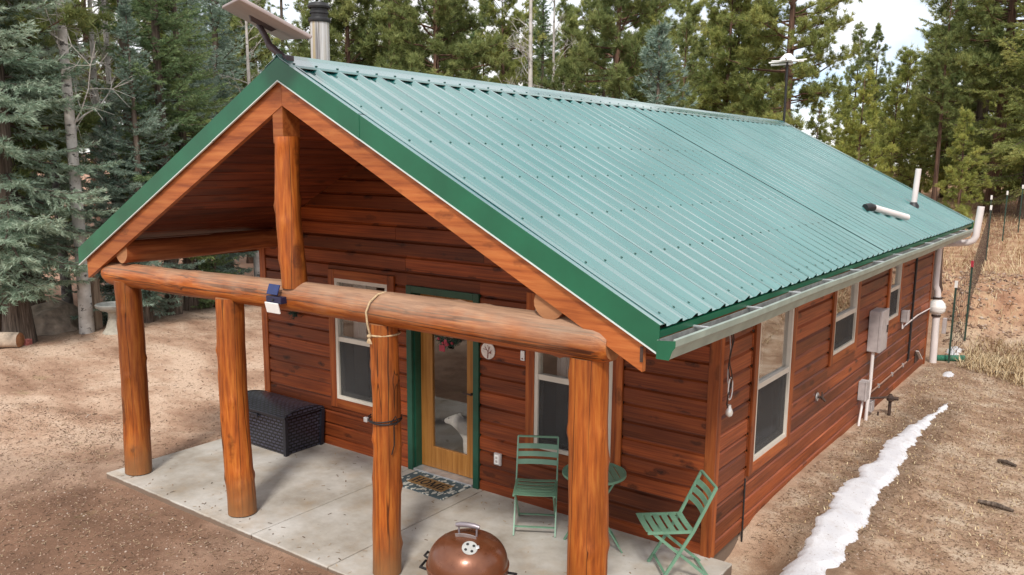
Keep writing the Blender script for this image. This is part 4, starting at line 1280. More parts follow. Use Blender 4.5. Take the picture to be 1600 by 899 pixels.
# round bistro table
t = empty("bistro_table", (0.54, -0.43, 0.002), R(42)); tag(t, "round sage green slatted bistro table behind the log post", "table")
TR = 0.285
rim = [(TR*math.cos(a), TR*math.sin(a)) for a in [k*2*math.pi/40 for k in range(40)]]
mb = MB(); mb.lathe([(TR-0.022, 0.690), (TR+0.004, 0.690), (TR+0.004, 0.712), (TR-0.022, 0.712), (TR-0.022, 0.690)], 44)
mb.build("rim", M_chair, t, 40)
ns = 9
for k in range(ns):
    xa = -TR+0.014 + (2*TR-0.028)*k/ns; xb = xa + (2*TR-0.028)/ns - 0.010
    pts = []
    m_ = 8
    for i in range(m_+1):
        x = xa+(xb-xa)*i/m_; pts.append((x, math.sqrt(max(0, (TR-0.018)**2-x*x))))
    for i in range(m_, -1, -1):
        x = xa+(xb-xa)*i/m_; pts.append((x, -math.sqrt(max(0, (TR-0.018)**2-x*x))))
    MB().prism(pts, 'z', 0.698, 0.708).build("slat", M_chair, t)
for s in (-1, 1):
    MB().bar((s*0.20, -0.17, 0.685), (s*-0.255*0+s*0.20, 0.0, 0.37), 0.02, 0.012) if False else None
for yy in (-0.16, 0.16):
    yo = yy*0.92
    MB().bar((-0.17, yy, 0.69), (0.24, yy, 0.0), 0.012, 0.024, 0, (0, 1, 0)).build("leg", M_chair, t)
    MB().bar((0.17, yo, 0.69), (-0.24, yo, 0.0), 0.012, 0.024, 0, (0, 1, 0)).build("leg", M_chair, t)
MB().bar((0.205, -0.16, 0.06), (0.205, 0.16, 0.06), 0.020, 0.010).build("stretcher", M_chair, t)
MB().bar((-0.20, -0.148, 0.06), (-0.20, 0.148, 0.06), 0.020, 0.010).build("stretcher", M_chair, t)
MB().bar((-0.17, -0.16, 0.682), (-0.17, 0.16, 0.682), 0.018, 0.014).bar((0.17, -0.16, 0.682), (0.17, 0.16, 0.682), 0.018, 0.014).build("top_brace", M_chair, t)

# kettle grill
GZ0 = gh(0.76, -2.50)
t = empty("kettle_grill", (0.76, -2.50, GZ0), R(20)); tag(t, "copper brown kettle grill with a domed lid beside the patio", "grill")
def copper():
    m = NT("copper_enamel"); v = m.pos()
    c = m.ramp(m.noise(v, 5, 5), [(0.3, (0.13, 0.043, 0.018)), (0.7, (0.20, 0.07, 0.03))])
    st = m.ramp(m.noise(v, 3.2, 6, 0.7), [(0.55, 0.0), (0.8, 0.3)])
    c = m.mix(st, c, (0.42, 0.30, 0.22)); m.base(c)
    m.set(Metallic=0.45); m.l(m.ramp(m.noise(v, 9, 5, 0.7), [(0.35, 0.22), (0.65, 0.5)]), m.b.inputs["Roughness"])
    m.b.inputs["Coat Weight"].default_value = 0.4; m.b.inputs["Coat Roughness"].default_value = 0.2
    m.bump(m.noise(v, 11, 3), 0.10, 0.02); return m.m
M_cop = copper()
RZg = 0.82 - (GZ0+0.1)
RR = 0.278
lidp = [(RR+0.008, RZg-0.006), (RR+0.010, RZg+0.006), (RR+0.002, RZg+0.012)]
for i in range(14):
    a = i/13*math.pi/2
    lidp.append((RR*math.cos(a)**0.75 if i < 13 else 0.001, RZg+0.012+0.205*math.sin(a)**0.95))
MB().lathe(lidp, 56).build("lid", M_cop, t, 60)
bp = [(RR+0.006, RZg-0.008), (RR+0.006, RZg-0.03)]
for i in range(1, 14):
    a = i/13*math.pi/2
    bp.append((max(0.02, RR*math.cos(a)**0.6), RZg-0.03-0.26*math.sin(a)))
MB().lathe(bp, 48).build("bowl", M_cop, t, 60)
M_hand = pm("handle_grey", (0.25, 0.22, 0.24), 0.35, 0.4, 0.15, 20)
zt = RZg+0.217
hb = MB(); hb.tube([(-0.062, 0, zt-0.01), (-0.066, 0, zt+0.062)], 0.007, 8); hb.tube([(0.062, 0, zt-0.012), (0.066, 0, zt+0.062)], 0.007, 8)
hb.build("handle_bracket", M_hand, t, 40)
MB().tube([(-0.085, 0, zt+0.064), (-0.05, 0, zt+0.071), (0, 0, zt+0.074), (0.05, 0, zt+0.071), (0.085, 0, zt+0.064)], [0.014, 0.018, 0.018, 0.018, 0.014], 12).build("handle", M_hand, t, 60)
vs = []
for i in range(9):
    u = -1+2*i/8
    vs += [(u*0.075, -0.035, zt-0.004-0.012*u*u), (u*0.075, -0.052, zt+0.030-0.010*u*u), (u*0.075, -0.049, zt+0.031-0.010*u*u), (u*0.075, -0.031, zt-0.003-0.012*u*u)]
fs = []
for i in range(8):
    for k in range(4): fs.append((i*4+k, i*4+(k+1) % 4, (i+1)*4+(k+1) % 4, (i+1)*4+k))
fs += [(0, 1, 2, 3), (35, 34, 33, 32)]
MB().add(vs, fs).build("heat_shield", M_steel, t, 40)
# vent on the camera-facing shoulder of the lid
av = R(-38-20-8); rv = 0.155
import_n = Vector((math.cos(av)*0.50, math.sin(av)*0.50, 0.87)).normalized()
pv = Vector((math.cos(av)*rv, math.sin(av)*rv, RZg+0.194))
q = import_n.to_track_quat('Z', 'Y')
vent = MB().lathe([(0.0, 0.0), (0.053, 0.0), (0.053, 0.005), (0.0, 0.006)], 24).build("vent", pm("vent_alu", (0.42, 0.42, 0.40), 0.45, 0.3, 0.1, 20), t, 40)
vent.location = pv; vent.rotation_mode = 'QUATERNION'; vent.rotation_quaternion = q
mb = MB()
for k in range(4):
    a = k*math.pi/2+0.4
    mb.lathe([(0, 0.0062), (0.010, 0.0062), (0.010, 0.0078), (0, 0.0078)], 10, (0.031*math.cos(a), 0.031*math.sin(a), 0))
mb.build("vent_holes", M_black, vent)
MB().box((0.040, -0.012, 0.004), (0.064, 0.012, 0.011), c=0.003).build("vent_tab", M_steel, vent)
for sx in (-1, 1):
    MB().tube([(sx*(RR-0.005), -0.06, RZg-0.05), (sx*(RR+0.055), -0.05, RZg-0.045), (sx*(RR+0.055), 0.05, RZg-0.045), (sx*(RR-0.005), 0.06, RZg-0.05)], 0.010, 8).build("side_handle", M_black, t, 40)
MB().tube([(-RR-0.004, 0.03, RZg+0.02), (-RR-0.03, 0.03, RZg+0.035), (-RR-0.03, -0.03, RZg+0.035), (-RR-0.004, -0.03, RZg+0.02)], 0.009, 8).build("lid_hook", M_black, t, 40)
for k, a in enumerate((R(90), R(210), R(330))):
    MB().tube([(0.17*math.cos(a), 0.17*math.sin(a), RZg-0.22), (0.27*math.cos(a), 0.27*math.sin(a), 0.01)], 0.012, 8).build("leg", M_steel, t, 40)
MB().lathe([(0.0, 0.30), (0.12, 0.31), (0.13, 0.36), (0.125, 0.36)], 24).build("ash_catcher", M_steel, t, 40)
for k, a in enumerate((R(210), R(330))):
    w_ = MB().lathe([(0.03, -0.016), (0.075, -0.016), (0.08, 0.0), (0.075, 0.016), (0.03, 0.016)], 20).build("wheel", M_black, t, 40)
    w_.location = (0.29*math.cos(a), 0.29*math.sin(a), 0.081); w_.rotation_euler = (R(90), 0, a+R(90))

# ------------------------------------------------------------------ yard things
M_stone = pm("cast_stone", (0.36, 0.33, 0.27), 0.9, 0, 0.2, 12, 0.5, 60)
t = empty("bird_bath", (-12.02, 1.90, gh(-12.02, 1.90)-0.02)); tag(t, "pale stone bird bath on a flared pedestal under the spruces", "bird bath"); t.scale = (0.74, 0.74, 0.80)
MB().lathe([(0.0, 0.0), (0.30, 0.0), (0.29, 0.04), (0.20, 0.16), (0.135, 0.36), (0.12, 0.50), (0.14, 0.56), (0.0, 0.56)], 28).build("pedestal", M_stone, t, 40)
MB().lathe([(0.10, 0.55), (0.30, 0.60), (0.42, 0.68), (0.44, 0.74), (0.41, 0.76), (0.37, 0.73), (0.25, 0.67), (0.0, 0.65)], 36).build("basin", pm("pale_stone", (0.36, 0.36, 0.33), 0.85, 0, 0.2, 10, 0.4, 50), t, 50)

def boulder(name, label, loc, size, seed, mat):
    bm = bmesh.new(); bmesh.ops.create_icosphere(bm, subdivisions=4, radius=1)
    rr = np.random.RandomState(seed); dirs = rr.normal(size=(26, 3)); dirs /= np.linalg.norm(dirs, axis=1)[:, None]; offs = rr.uniform(0.62, 1.0, 26)
    for v in bm.verts:
        p = np.array(v.co); k = min([o/max(1e-3, d @ p) for d, o in zip(dirs, offs) if d @ p > 0.2] + [1.0])
        k *= 1+0.03*math.sin(9*p[0]+seed)+0.03*math.sin(11*p[1])+0.02*math.sin(17*p[2])
        v.co = Vector((p[0]*k*size[0], p[1]*k*size[1], p[2]*k*size[2]))
    me = bpy.data.meshes.new(name); bm.to_mesh(me); bm.free(); me.materials.append(mat)
    o = link(name, me, None, loc); tag(o, label, "boulder"); return o
M_rock = pm("granite", (0.34, 0.27, 0.21), 0.9, 0, 0.45, 5, 0.6, 22)
boulder("boulder", "rounded tan boulder between the trunks near the bird bath", (-13.7, 1.55, gh(-13.7, 1.55)+0.14), (0.62, 0.75, 0.48), 4, M_rock)
# cut log and red pavers at the left edge
t = empty("cut_log", (-12.80, 0.02, gh(-12.8, 0.02))); tag(t, "pale debarked log lying beside the big spruce trunk", "log")
rl = random.Random(2)
MB().tube([(-0.9, -0.75, 0.17), (-0.3, -0.25, 0.18), (0.35, 0.28, 0.17)], [0.16, 0.15, 0.145], 16, 0, False, 0.05, rl).build("trunk_wood", pm("bare_log", (0.42, 0.33, 0.25), 0.85, 0, 0.3, 6, 0.5, 30), t, 60)
MB().tube([(0.35, 0.28, 0.17), (0.353, 0.282, 0.17)], [0.14, 0.135], 16).build("cut_end", M_end, t, 60)
M_brick = pm("red_paver", (0.42, 0.13, 0.11), 0.9, 0, 0.25, 14, 0.4, 40)
for (dx, dy, rz, lb) in ((-12.70, 0.42, 0.6, "red paver brick lying nearest the spruce trunk"), (-12.95, 0.18, 0.75, "red paver brick lying between its neighbour and the log end")):
    o = MB().box((-0.17, -0.09, 0), (0.17, 0.09, 0.11), c=0.01).build("paver_brick", M_brick, None, False, (dx, dy, gh(dx, dy)-0.01)); o.rotation_euler = (0, 0, rz); tag(o, lb, "brick", "red bricks by the log")
# wooden post with a short cross rail
t = empty("timber_frame", (-12.75, 1.95, gh(-12.75, 1.95))); tag(t, "grey timber post carrying a pinkish board behind the bird bath", "post")
MB().box((-0.07, -0.07, -0.1), (0.07, 0.07, 1.52), c=0.008).build("post", M_grey_wood, t)
MB().box((-0.85, -0.10, 1.521), (0.45, 0.10, 1.60), c=0.006).build("board", pm("pink_board", (0.48, 0.27, 0.20), 0.8, 0, 0.15, 8), t)

# T-post fence at the rear right
M_tp = pm("t_post_green", (0.02, 0.05, 0.035), 0.6, 0, 0.3, 10)
fence = empty("wire_fence", (1.5, 14.0, gh(1.5, 14.0))); tag(fence, "wire mesh fence on green steel posts at the rear bank", "fence")
fo = Vector(fence.location)
FP = [(1.83, 9.95, 1.50), (1.89, 11.2, 1.55), (1.36, 17.6, 1.42), (1.02, 20.4, 1.5), (1.20, 22.3, 1.5), (1.40, 24.3, 1.5)]
tops = []
for i, (x, y, hgt) in enumerate(FP):
    g0 = gh(x, y); b = Vector((x, y, g0))-fo
    p_ = MB().bar(b+Vector((0, 0, -0.2)), b+Vector((0.0, 0, hgt-0.12)), 0.035, 0.006).bar(b+Vector((0, 0.017, -0.2)), b+Vector((0, 0.017, hgt-0.12)), 0.006, 0.035).build("fence_post", M_tp, fence)
    q_ = MB().bar(b+Vector((0, 0, hgt-0.12)), b+Vector((0, 0, hgt)), 0.045, 0.045).build("post_cap", M_white if i != 1 else pm("red_cap", (0.40, 0.03, 0.05), 0.5), p_)
    tops.append(b+Vector((0, 0, hgt)))
mb = MB()
for i in range(len(FP)-1):
    a, b = tops[i], tops[i+1]
    ha, hb_ = FP[i][2], FP[i+1][2]
    for k in range(9):
        f = 0.06+0.92*k/8
        mb.bar(a-Vector((0, 0, ha*f)), b-Vector((0, 0, hb_*f)), 0.005, 0.005)
    m_ = int((b-a).length/0.16)
    for j in range(m_+1):
        u = j/m_; c = a.lerp(b, u); h_ = ha+(hb_-ha)*u
        mb.bar(c-Vector((0, 0, h_*0.06)), c-Vector((0, 0, h_*0.98)), 0.004, 0.004, 0, (0, 1, 0))
o = mb.build("wire_mesh", M_iron, fence); o["kind"] = "stuff"
o = MB().tube([(0.2, 31.0, gh(0.2, 31)+0.55), (4.5, 30.0, gh(4.5, 30)+0.75)], 0.07, 8).build("red_rail", pm("red_paint", (0.30, 0.05, 0.05), 0.6), None, 40)
tag(o, "dull red rail on the slope beyond the wire fence", "rail")
M_bark = wood("conifer_bark", 'z', (0.05, 0.037, 0.028), (0.135, 0.10, 0.077), (0.23, 0.18, 0.145), 0.95, knots=0.0, vary=0.5, ring=16, bump=1.0, vval=0.35)
M_bark_r = wood("pine_bark", 'z', (0.05, 0.028, 0.02), (0.14, 0.08, 0.055), (0.24, 0.14, 0.095), 0.95, knots=0.0, vary=0.5, ring=13, bump=1.0, vval=0.3)
t = empty("tree_stump", (0.95, 12.6, gh(0.95, 12.6))); tag(t, "rough dark tree stump behind the far cabin corner", "stump")
MB().tube([(0, 0, -0.2), (0, 0, 0.1), (0.02, 0, 0.6), (0.03, 0.01, 1.15)], [0.30, 0.22, 0.18, 0.17], 18, 0, False, 0.06, random.Random(6)).build("trunk", M_bark_r, t, 60)
MB().tube([(0.03, 0.01, 1.14), (0.03, 0.01, 1.152)], [0.168, 0.165], 18).build("cut_top", M_end, t)

# ------------------------------------------------------------------ snow
def snow_mat():
    m = NT("old_snow"); v = m.pos()
    c = m.ramp(m.noise(v, 4, 6), [(0.3, (0.58, 0.58, 0.61)), (0.7, (0.68, 0.68, 0.70))])
    d = m.ramp(m.noise(v, 6, 6, 0.75), [(0.52, 0.0), (0.70, 0.5)]); c = m.mix(d, c, (0.42, 0.36, 0.32)); d2 = m.ramp(m.noise(v, 55, 2), [(0.66, 0.0), (0.72, 0.8)]); c = m.mix(d2, c, (0.20, 0.15, 0.12))
    m.base(c); m.set(Roughness=0.65); m.b.inputs["Subsurface Weight"].default_value = 0.0
    m.bump(m.noise(v, 45, 6, 0.7), 0.5, 0.012); return m.m
M_snow = snow_mat()
LO = [(-0.9, 2.00), (0.22, 2.03), (0.83, 2.04), (1.53, 2.03), (2.09, 1.98), (2.82, 2.05), (3.43, 2.04), (4.05, 2.01), (4.75, 2.05), (5.4, 2.11), (5.95, 2.17), (6.5, 2.23), (6.95, 2.30)]
HI = [(-0.9, 2.36), (0.5, 2.42), (1.12, 2.42), (1.64, 2.42), (2.58, 2.34), (3.19, 2.38), (3.92, 2.33), (4.37, 2.28), (5.0, 2.28), (5.5, 2.27), (6.0, 2.29), (6.5, 2.31), (6.95, 2.32)]
ny_, nx_ = 300, 26
rs_ = np.random.RandomState(8)
ys = np.linspace(-0.9, 6.95, ny_)
def rough(n, s): 
    a = rs_.normal(size=n); k = np.ones(s)/s; return np.convolve(a, k, 'same')*math.sqrt(s)
lo = np.interp(ys, [k[0] for k in LO], [k[1] for k in LO]) + 0.026*rough(ny_, 11) + 0.004*rough(ny_, 3)
hi = np.interp(ys, [k[0] for k in HI], [k[1] for k in HI]) + 0.024*rough(ny_, 9) + 0.004*rough(ny_, 3)
hi = np.maximum(hi, lo+0.01)
u = np.linspace(0, 1, nx_)
SX = lo[:, None]+(hi-lo)[:, None]*u[None, :]; SY = np.repeat(ys[:, None], nx_, 1) + 0.0
edge = np.minimum(np.minimum(u, 1-u)[None, :]*(hi-lo)[:, None], 0.08)/0.08
th = 0.055*np.sqrt(np.clip(edge, 0, 1))*(0.8+0.2*np.sin(SY*3.1+SX*5)+0.08*np.sin(SY*7+SX*13))
SZ = ground_h(SX, SY) - 0.006 + th
I = (np.arange(ny_-1)[:, None]*nx_ + np.arange(nx_-1)[None, :]).ravel()
o = link("snow", np_mesh("snow", np.stack([SX.ravel(), SY.ravel(), SZ.ravel()], 1), np.stack([I, I+1, I+nx_+1, I+nx_], 1), M_snow, smooth=True))
tag(o, "long melting strip of old snow along the drip line", None, None, "stuff")
def blob(name, x, y, rx, ry, h, seed, mat):
    rr = random.Random(seed); vs = [(x, y, gh(x, y)+h)]; n = 20; fs = []
    for ring, k in ((1, 0.6), (2, 1.0)):
        for i in range(n):
            a = i*2*math.pi/n; r = k*(0.75+0.35*rr.random())
            px_, py_ = x+rx*r*math.cos(a), y+ry*r*math.sin(a)
            vs.append((px_, py_, gh(px_, py_)+(h*0.8 if ring == 1 else -0.01)))
    for i in range(n):
        fs.append((0, 1+i, 1+(i+1) % n)); fs.append((1+i, 1+n+i, 1+n+(i+1) % n, 1+(i+1) % n))
    return MB().add(vs, fs).build(name, mat, None, 60)
tag(blob("snow_patch", 1.78, 10.75, 0.16, 0.30, 0.03, 1, M_snow), "tiny snow patch near the foot of the bank", None, None, "stuff")
tag(blob("snow_patch", 2.0, 8.85, 0.11, 0.26, 0.03, 2, M_snow), "tiny snow patch between the snow strip and the radon pipe", None, None, "stuff")
for (x, y, rz, ln, lb) in ((2.70, 9.75, 0.5, 0.55, "thick broken branch lying below the bank"), (3.30, 4.85, -0.4, 0.22, "short dark stick on the dry ground right of the snow"), (3.38, 3.05, -0.2, 0.34, "dark stick nearest the camera beside the snow")):
    d = Vector((math.cos(rz), math.sin(rz), 0))*ln/2; g0 = gh(x, y)+0.03
    pts = [Vector((x, y, g0))-d, Vector((x, y, g0+0.015)), Vector((x, y, g0))+d]
    tag(MB().tube(pts, [0.022, 0.030, 0.016], 7, 0, True, 0.15, rl).build("fallen_stick", M_bark, None, 60), lb, "stick", "sticks on the ground")

# ------------------------------------------------------------------ vegetation
def foliage_mat(name, c0, c1, c2, objvar=0.25):
    m = NT(name)
    at = m.n("Attribute"); at.attribute_name = "tint"
    c = m.ramp(at.outputs["Fac"], [(0.0, c0), (0.5, c1), (1.0, c2)])
    v = m.ramp(m.rand(), [(0.0, (1-objvar, 1-objvar*0.9, 1-objvar)), (0.5, (1.0, 1.0, 1.0)), (1.0, (1+objvar*0.9, 1+objvar*0.6, 1-objvar*0.2))])
    c = m.mix(1.0, c, v, 'MULTIPLY')
    m.base(c); m.set(Roughness=0.6); m.b.inputs["Specular IOR Level"].default_value = 0.3
    tl = m.n("BsdfTranslucent"); m.l(c, tl.inputs[0]); ms = m.n("MixShader"); ms.inputs[0].default_value = 0.35
    m.l(m.b.outputs[0], ms.inputs[1]); m.l(tl.outputs[0], ms.inputs[2]); m.l(ms.outputs[0], m.out.inputs[0])
    return m.m
M_blue = foliage_mat("blue_spruce_needles", (0.11, 0.18, 0.13), (0.26, 0.355, 0.285), (0.46, 0.55, 0.46), 0.2)
M_greenf = foliage_mat("spruce_needles", (0.075, 0.135, 0.06), (0.175, 0.26, 0.12), (0.33, 0.41, 0.19), 0.25)
M_pine = foliage_mat("pine_needles", (0.095, 0.14, 0.05), (0.25, 0.30, 0.105), (0.45, 0.46, 0.17), 0.25)
M_olive = foliage_mat("young_pine_needles", (0.12, 0.17, 0.045), (0.30, 0.34, 0.095), (0.50, 0.50, 0.15), 0.2)
M_aspen = None
def aspen_bark():
    m = NT("aspen_bark"); v = m.rvec()
    c = m.ramp(m.noise(v, 5, 5), [(0.3, (0.36, 0.33, 0.30)), (0.7, (0.58, 0.55, 0.51))])
    k = m.ramp(m.noise(m.mapv(v, (5, 5, 9)), 1.0, 4, 0.7), [(0.58, 0.0), (0.64, 0.9)])
    c = m.mix(k, c, (0.04, 0.035, 0.032)); m.base(c); m.set(Roughness=0.9); m.bump(m.noise(v, 14, 4), 0.5, 0.02); return m.m
M_aspen = aspen_bark()
M_aspen_d = pm("dark_aspen_bark", (0.13, 0.12, 0.115), 0.9, 0, 0.75, 9, 0.6, 30)

def rand_perp(rng, D):
    r = rng.normal(size=D.shape); r -= D*(r*D).sum(1)[:, None]; return r/np.maximum(1e-6, np.linalg.norm(r, axis=1))[:, None]

def blades(rng, P, D, L, Wd, spread, tint):
    """thin triangles: base P, axis D, forward length L, base width Wd"""
    d = D + rand_perp(rng, D)*spread[:, None]; d /= np.linalg.norm(d, axis=1)[:, None]
    s = rand_perp(rng, d)*(Wd/2)[:, None]
    V = np.stack([P-s, P+s, P+d*L[:, None]], 1).reshape(-1, 3)
    F = np.arange(len(V)).reshape(-1, 3)
    return V, F, tint

def limb(mb, pts, r0, r1, n=4):
    k = len(pts)
    mb.tube(pts, [r0+(r1-r0)*i/(k-1) for i in range(k)], n, 0, False)

def trunk_mesh(mb, H, r, seed, lean=0.0, n=12, flare=1.35):
    rr = random.Random(seed); pts = []; rad = []
    for i in range(15):
        t_ = i/14
        pts.append((lean*t_*t_*H + 0.04*math.sin(t_*6+seed)*t_, 0.05*math.sin(t_*5+seed*2)*t_, -0.15+t_*(H+0.15)))
        rad.append(max(0.012, r*(1-t_)**0.85*(1 + (flare-1)*math.exp(-t_*22))))
    mb.tube(pts, rad, n, 0, False, 0.05, rr)
    def axis(z):
        t_ = min(1, max(0, z/H)); return np.array([lean*t_*t_*H + 0.04*math.sin(t_*6+seed)*t_, 0.05*math.sin(t_*5+seed*2)*t_, z])
    return axis

def spruce(seed, H, Rm, zb, r, needle, whorl=0.36, dens=1.0, pw=0.85, ragged=0.25, per=6, bark=None, blen=0.10):
    rng = np.random.RandomState(seed); mb = MB(); axis = trunk_mesh(mb, H, r, seed)
    TP, TD, TL, TT = [], [], [], []
    z = zb
    while z < H-0.15:
        f = (z-zb)/(H-zb)
        env = Rm*((1-f)**pw)*min(1.0, 0.55+f*5.0)
        for k in range(per):
            a = rng.uniform(0, 6.283); ln = max(0.12, env*rng.uniform(1-ragged*1.5, 1+ragged*0.6))
            e0 = R(-18 + 55*f + rng.uniform(-8, 8))
            rad_ = np.array([math.cos(a), math.sin(a), 0.0]); b0 = axis(z + rng.uniform(-whorl/2, whorl/2))
            npt = 6; pts = []
            for i in range(npt+1):
                t_ = i/npt
                rise = math.sin(e0)*t_*ln - 0.13*ln*t_*(1-f) + 0.20*ln*t_**3*(0.6+0.4*(1-f))
                pts.append(b0 + rad_*(math.cos(e0)*t_*ln) + np.array([0, 0, rise]))
            pts = np.array(pts)
            limb(mb, [tuple(p) for p in pts[::2]], max(0.008, 0.016*ln), 0.004, 3)
            tan = np.gradient(pts, axis=0); tan /= np.linalg.norm(tan, axis=1)[:, None]
            m_ = max(3, int(ln/0.125*dens)); ts = np.linspace(0.16 if ln > 0.6 else 0.05, 1.0, m_)
            btint = rng.normal(0, 0.13)
            for s in (-1, 1):
                idx = ts*npt; i0 = np.clip(idx.astype(int), 0, npt-1); fr = (idx-i0)[:, None]
                P = pts[i0]*(1-fr)+pts[i0+1]*fr; T = tan[i0]
                side = np.stack([-T[:, 1], T[:, 0], np.zeros(m_)], 1); side /= np.maximum(1e-6, np.linalg.norm(side, axis=1))[:, None]
                D = T*0.75 + side*s*0.85 + np.array([0, 0, -0.10*(1-f)]) + rng.normal(0, 0.16, (m_, 3)); D /= np.linalg.norm(D, axis=1)[:, None]
                Lt = (0.36*ln*(1-ts)**0.8*np.minimum(1, ts*3.2)+0.10)*rng.uniform(0.6, 1.15, m_)
                TP.append(P); TD.append(D); TL.append(Lt); TT.append(np.full(m_, 0.54+btint))
            # terminal shoot
            TP.append(pts[-1:]); TD.append(tan[-1:]); TL.append(np.array([0.12])); TT.append(np.array([0.6+btint]))
        z += whorl*rng.uniform(0.75, 1.25)*(1.0 if f < 0.7 else 0.7)
    TP = np.concatenate(TP); TD = np.concatenate(TD); TL = np.minimum(np.concatenate(TL), 0.75); TT = np.concatenate(TT)
    nb = np.maximum(2, np.ceil(TL/0.075)).astype(int)
    rep = np.repeat(np.arange(len(TP)), nb*5)
    u_ = rng.uniform(0, 1, len(rep))
    P = TP[rep]+TD[rep]*(TL[rep]*u_)[:, None] + np.array([0, 0, -0.10])*((TL[rep]*u_)**2)[:, None]*1.5
    n_ = len(rep)
    Lb = rng.uniform(0.7, 1.3, n_)*blen
    V_, F_, A_ = blades(rng, P, TD[rep], Lb, rng.uniform(0.018, 0.030, n_), rng.uniform(0.35, 1.1, n_), np.clip(TT[rep]+rng.normal(0, 0.17, n_)+0.18*(u_-0.5), 0, 1))
    return mb.mesh("trunk", bark or M_bark, 60), np_mesh("crown", V_, F_, needle, A_)

def pine(seed, H, Rm, zb, r, needle, nbr=80, tufts=5, shape=1.0, bark=None, blen=0.19, lean=0.0, sub=5):
    rng = np.random.RandomState(seed); mb = MB(); axis = trunk_mesh(mb, H, r, seed, lean)
    P_, D_, T_ = [], [], []
    for b in range(nbr):
        f = (b+rng.uniform(0, 1))/nbr
        z = zb + (H-zb)*f
        env = Rm*(1-f)**(0.6*shape)*min(1.0, 0.45+f*2.2)
        ln = max(0.25, env*rng.uniform(0.5, 1.15)); a = rng.uniform(0, 6.283)
        e0 = R(-12+50*f+rng.uniform(-14, 14)); rad_ = np.array([math.cos(a), math.sin(a), 0])
        b0 = axis(z); npt = 6
        wob = rng.normal(0, 0.05*ln, (npt+1, 3)); wob[0] = 0
        pts = np.array([b0 + rad_*(math.cos(e0)*t_*ln) + np.array([0, 0, math.sin(e0)*t_*ln + 0.16*ln*t_*t_]) for t_ in np.linspace(0, 1, npt+1)]) + np.cumsum(wob, 0)*0.5
        limb(mb, [tuple(p) for p in pts], max(0.010, 0.020*ln), 0.006, 4)
        tan = pts[-1]-pts[0]; tan /= np.linalg.norm(tan)
        bt = rng.normal(0, 0.12)
        ns_ = max(2, int(sub*min(1.4, ln/1.2)))
        for s in range(ns_):
            ts = rng.uniform(0.35, 1.0) if s else 1.0
            i0 = min(npt-1, int(ts*npt)); q0 = pts[i0]+(pts[i0+1]-pts[i0])*(ts*npt-i0)
            d = tan*0.6 + rng.normal(0, 0.55, 3) + np.array([0, 0, 0.30]); d /= np.linalg.norm(d)
            sl = rng.uniform(0.2, 0.55)*min(1.0, 0.4+ln*0.35)
            limb(mb, [tuple(q0), tuple(q0+d*sl)], 0.010, 0.005, 3)
            for k in range(tufts):
                u = rng.uniform(0.25, 1.05)
                dd = d*0.5 + rng.normal(0, 0.45, 3) + np.array([0, 0, 0.45]); dd /= np.linalg.norm(dd)
                P_.append(q0+d*sl*u + rng.normal(0, 0.07, 3)); D_.append(dd); T_.append(0.52+bt+rng.normal(0, 0.10))
    P_ = np.array(P_); D_ = np.array(D_); T_ = np.array(T_)
    rep = np.repeat(np.arange(len(P_)), 24); n_ = len(rep)
    V_, F_, A_ = blades(rng, P_[rep]+rng.normal(0, 0.025, (n_, 3)), D_[rep], rng.uniform(0.65, 1.2, n_)*blen, rng.uniform(0.016, 0.026, n_), np.abs(rng.normal(0.9, 0.7, n_)), np.clip(T_[rep]+rng.normal(0, 0.15, n_), 0, 1))
    return mb.mesh("trunk", bark or M_bark_r, 60), np_mesh("crown", V_, F_, needle, A_)

def aspen(seed, H, r, mat, lean=0.0, zb=3.5, nbr=30):
    rng = np.random.RandomState(seed); mb = MB(); axis = trunk_mesh(mb, H, r, seed, lean, 10, 1.15)
    tw = MB()
    for b in range(nbr):
        f = rng.uniform(0, 1); z = zb+(H-zb)*f; a = rng.uniform(0, 6.283); ln = (1.15*(1-f)+0.35)*rng.uniform(0.6, 1.2)
        b0 = Vector(axis(z)); d = Vector((math.cos(a), math.sin(a), rng.uniform(0.4, 1.0))).normalized()
        p = b0; pts = [p]
        for i in range(4):
            d = (d + Vector(rng.normal(0, 0.18, 3)) + Vector((0, 0, 0.10))).normalized(); p = p+d*ln/4; pts.append(p)
        limb(tw, pts, 0.012*(1-f)+0.007, 0.004, 4)
        for s in range(7):
            q = pts[1+int(rng.randint(0, 4))]; d2 = (d + Vector(rng.normal(0, 0.7, 3))).normalized(); l2 = ln*rng.uniform(0.2, 0.5)
            m1 = q+d2*l2*0.5+Vector(rng.normal(0, 0.03, 3)); e = m1+(d2+Vector(rng.normal(0, 0.3, 3))).normalized()*l2*0.5
            limb(tw, [q, m1, e], 0.005, 0.003, 3)
            for s2 in range(3):
                d3 = (d2+Vector(rng.normal(0, 0.6, 3))).normalized()
                limb(tw, [m1, m1+d3*l2*0.5], 0.004, 0.002, 3)
    return mb.mesh("trunk", mat, 60), tw.mesh("bare_crown", mat)

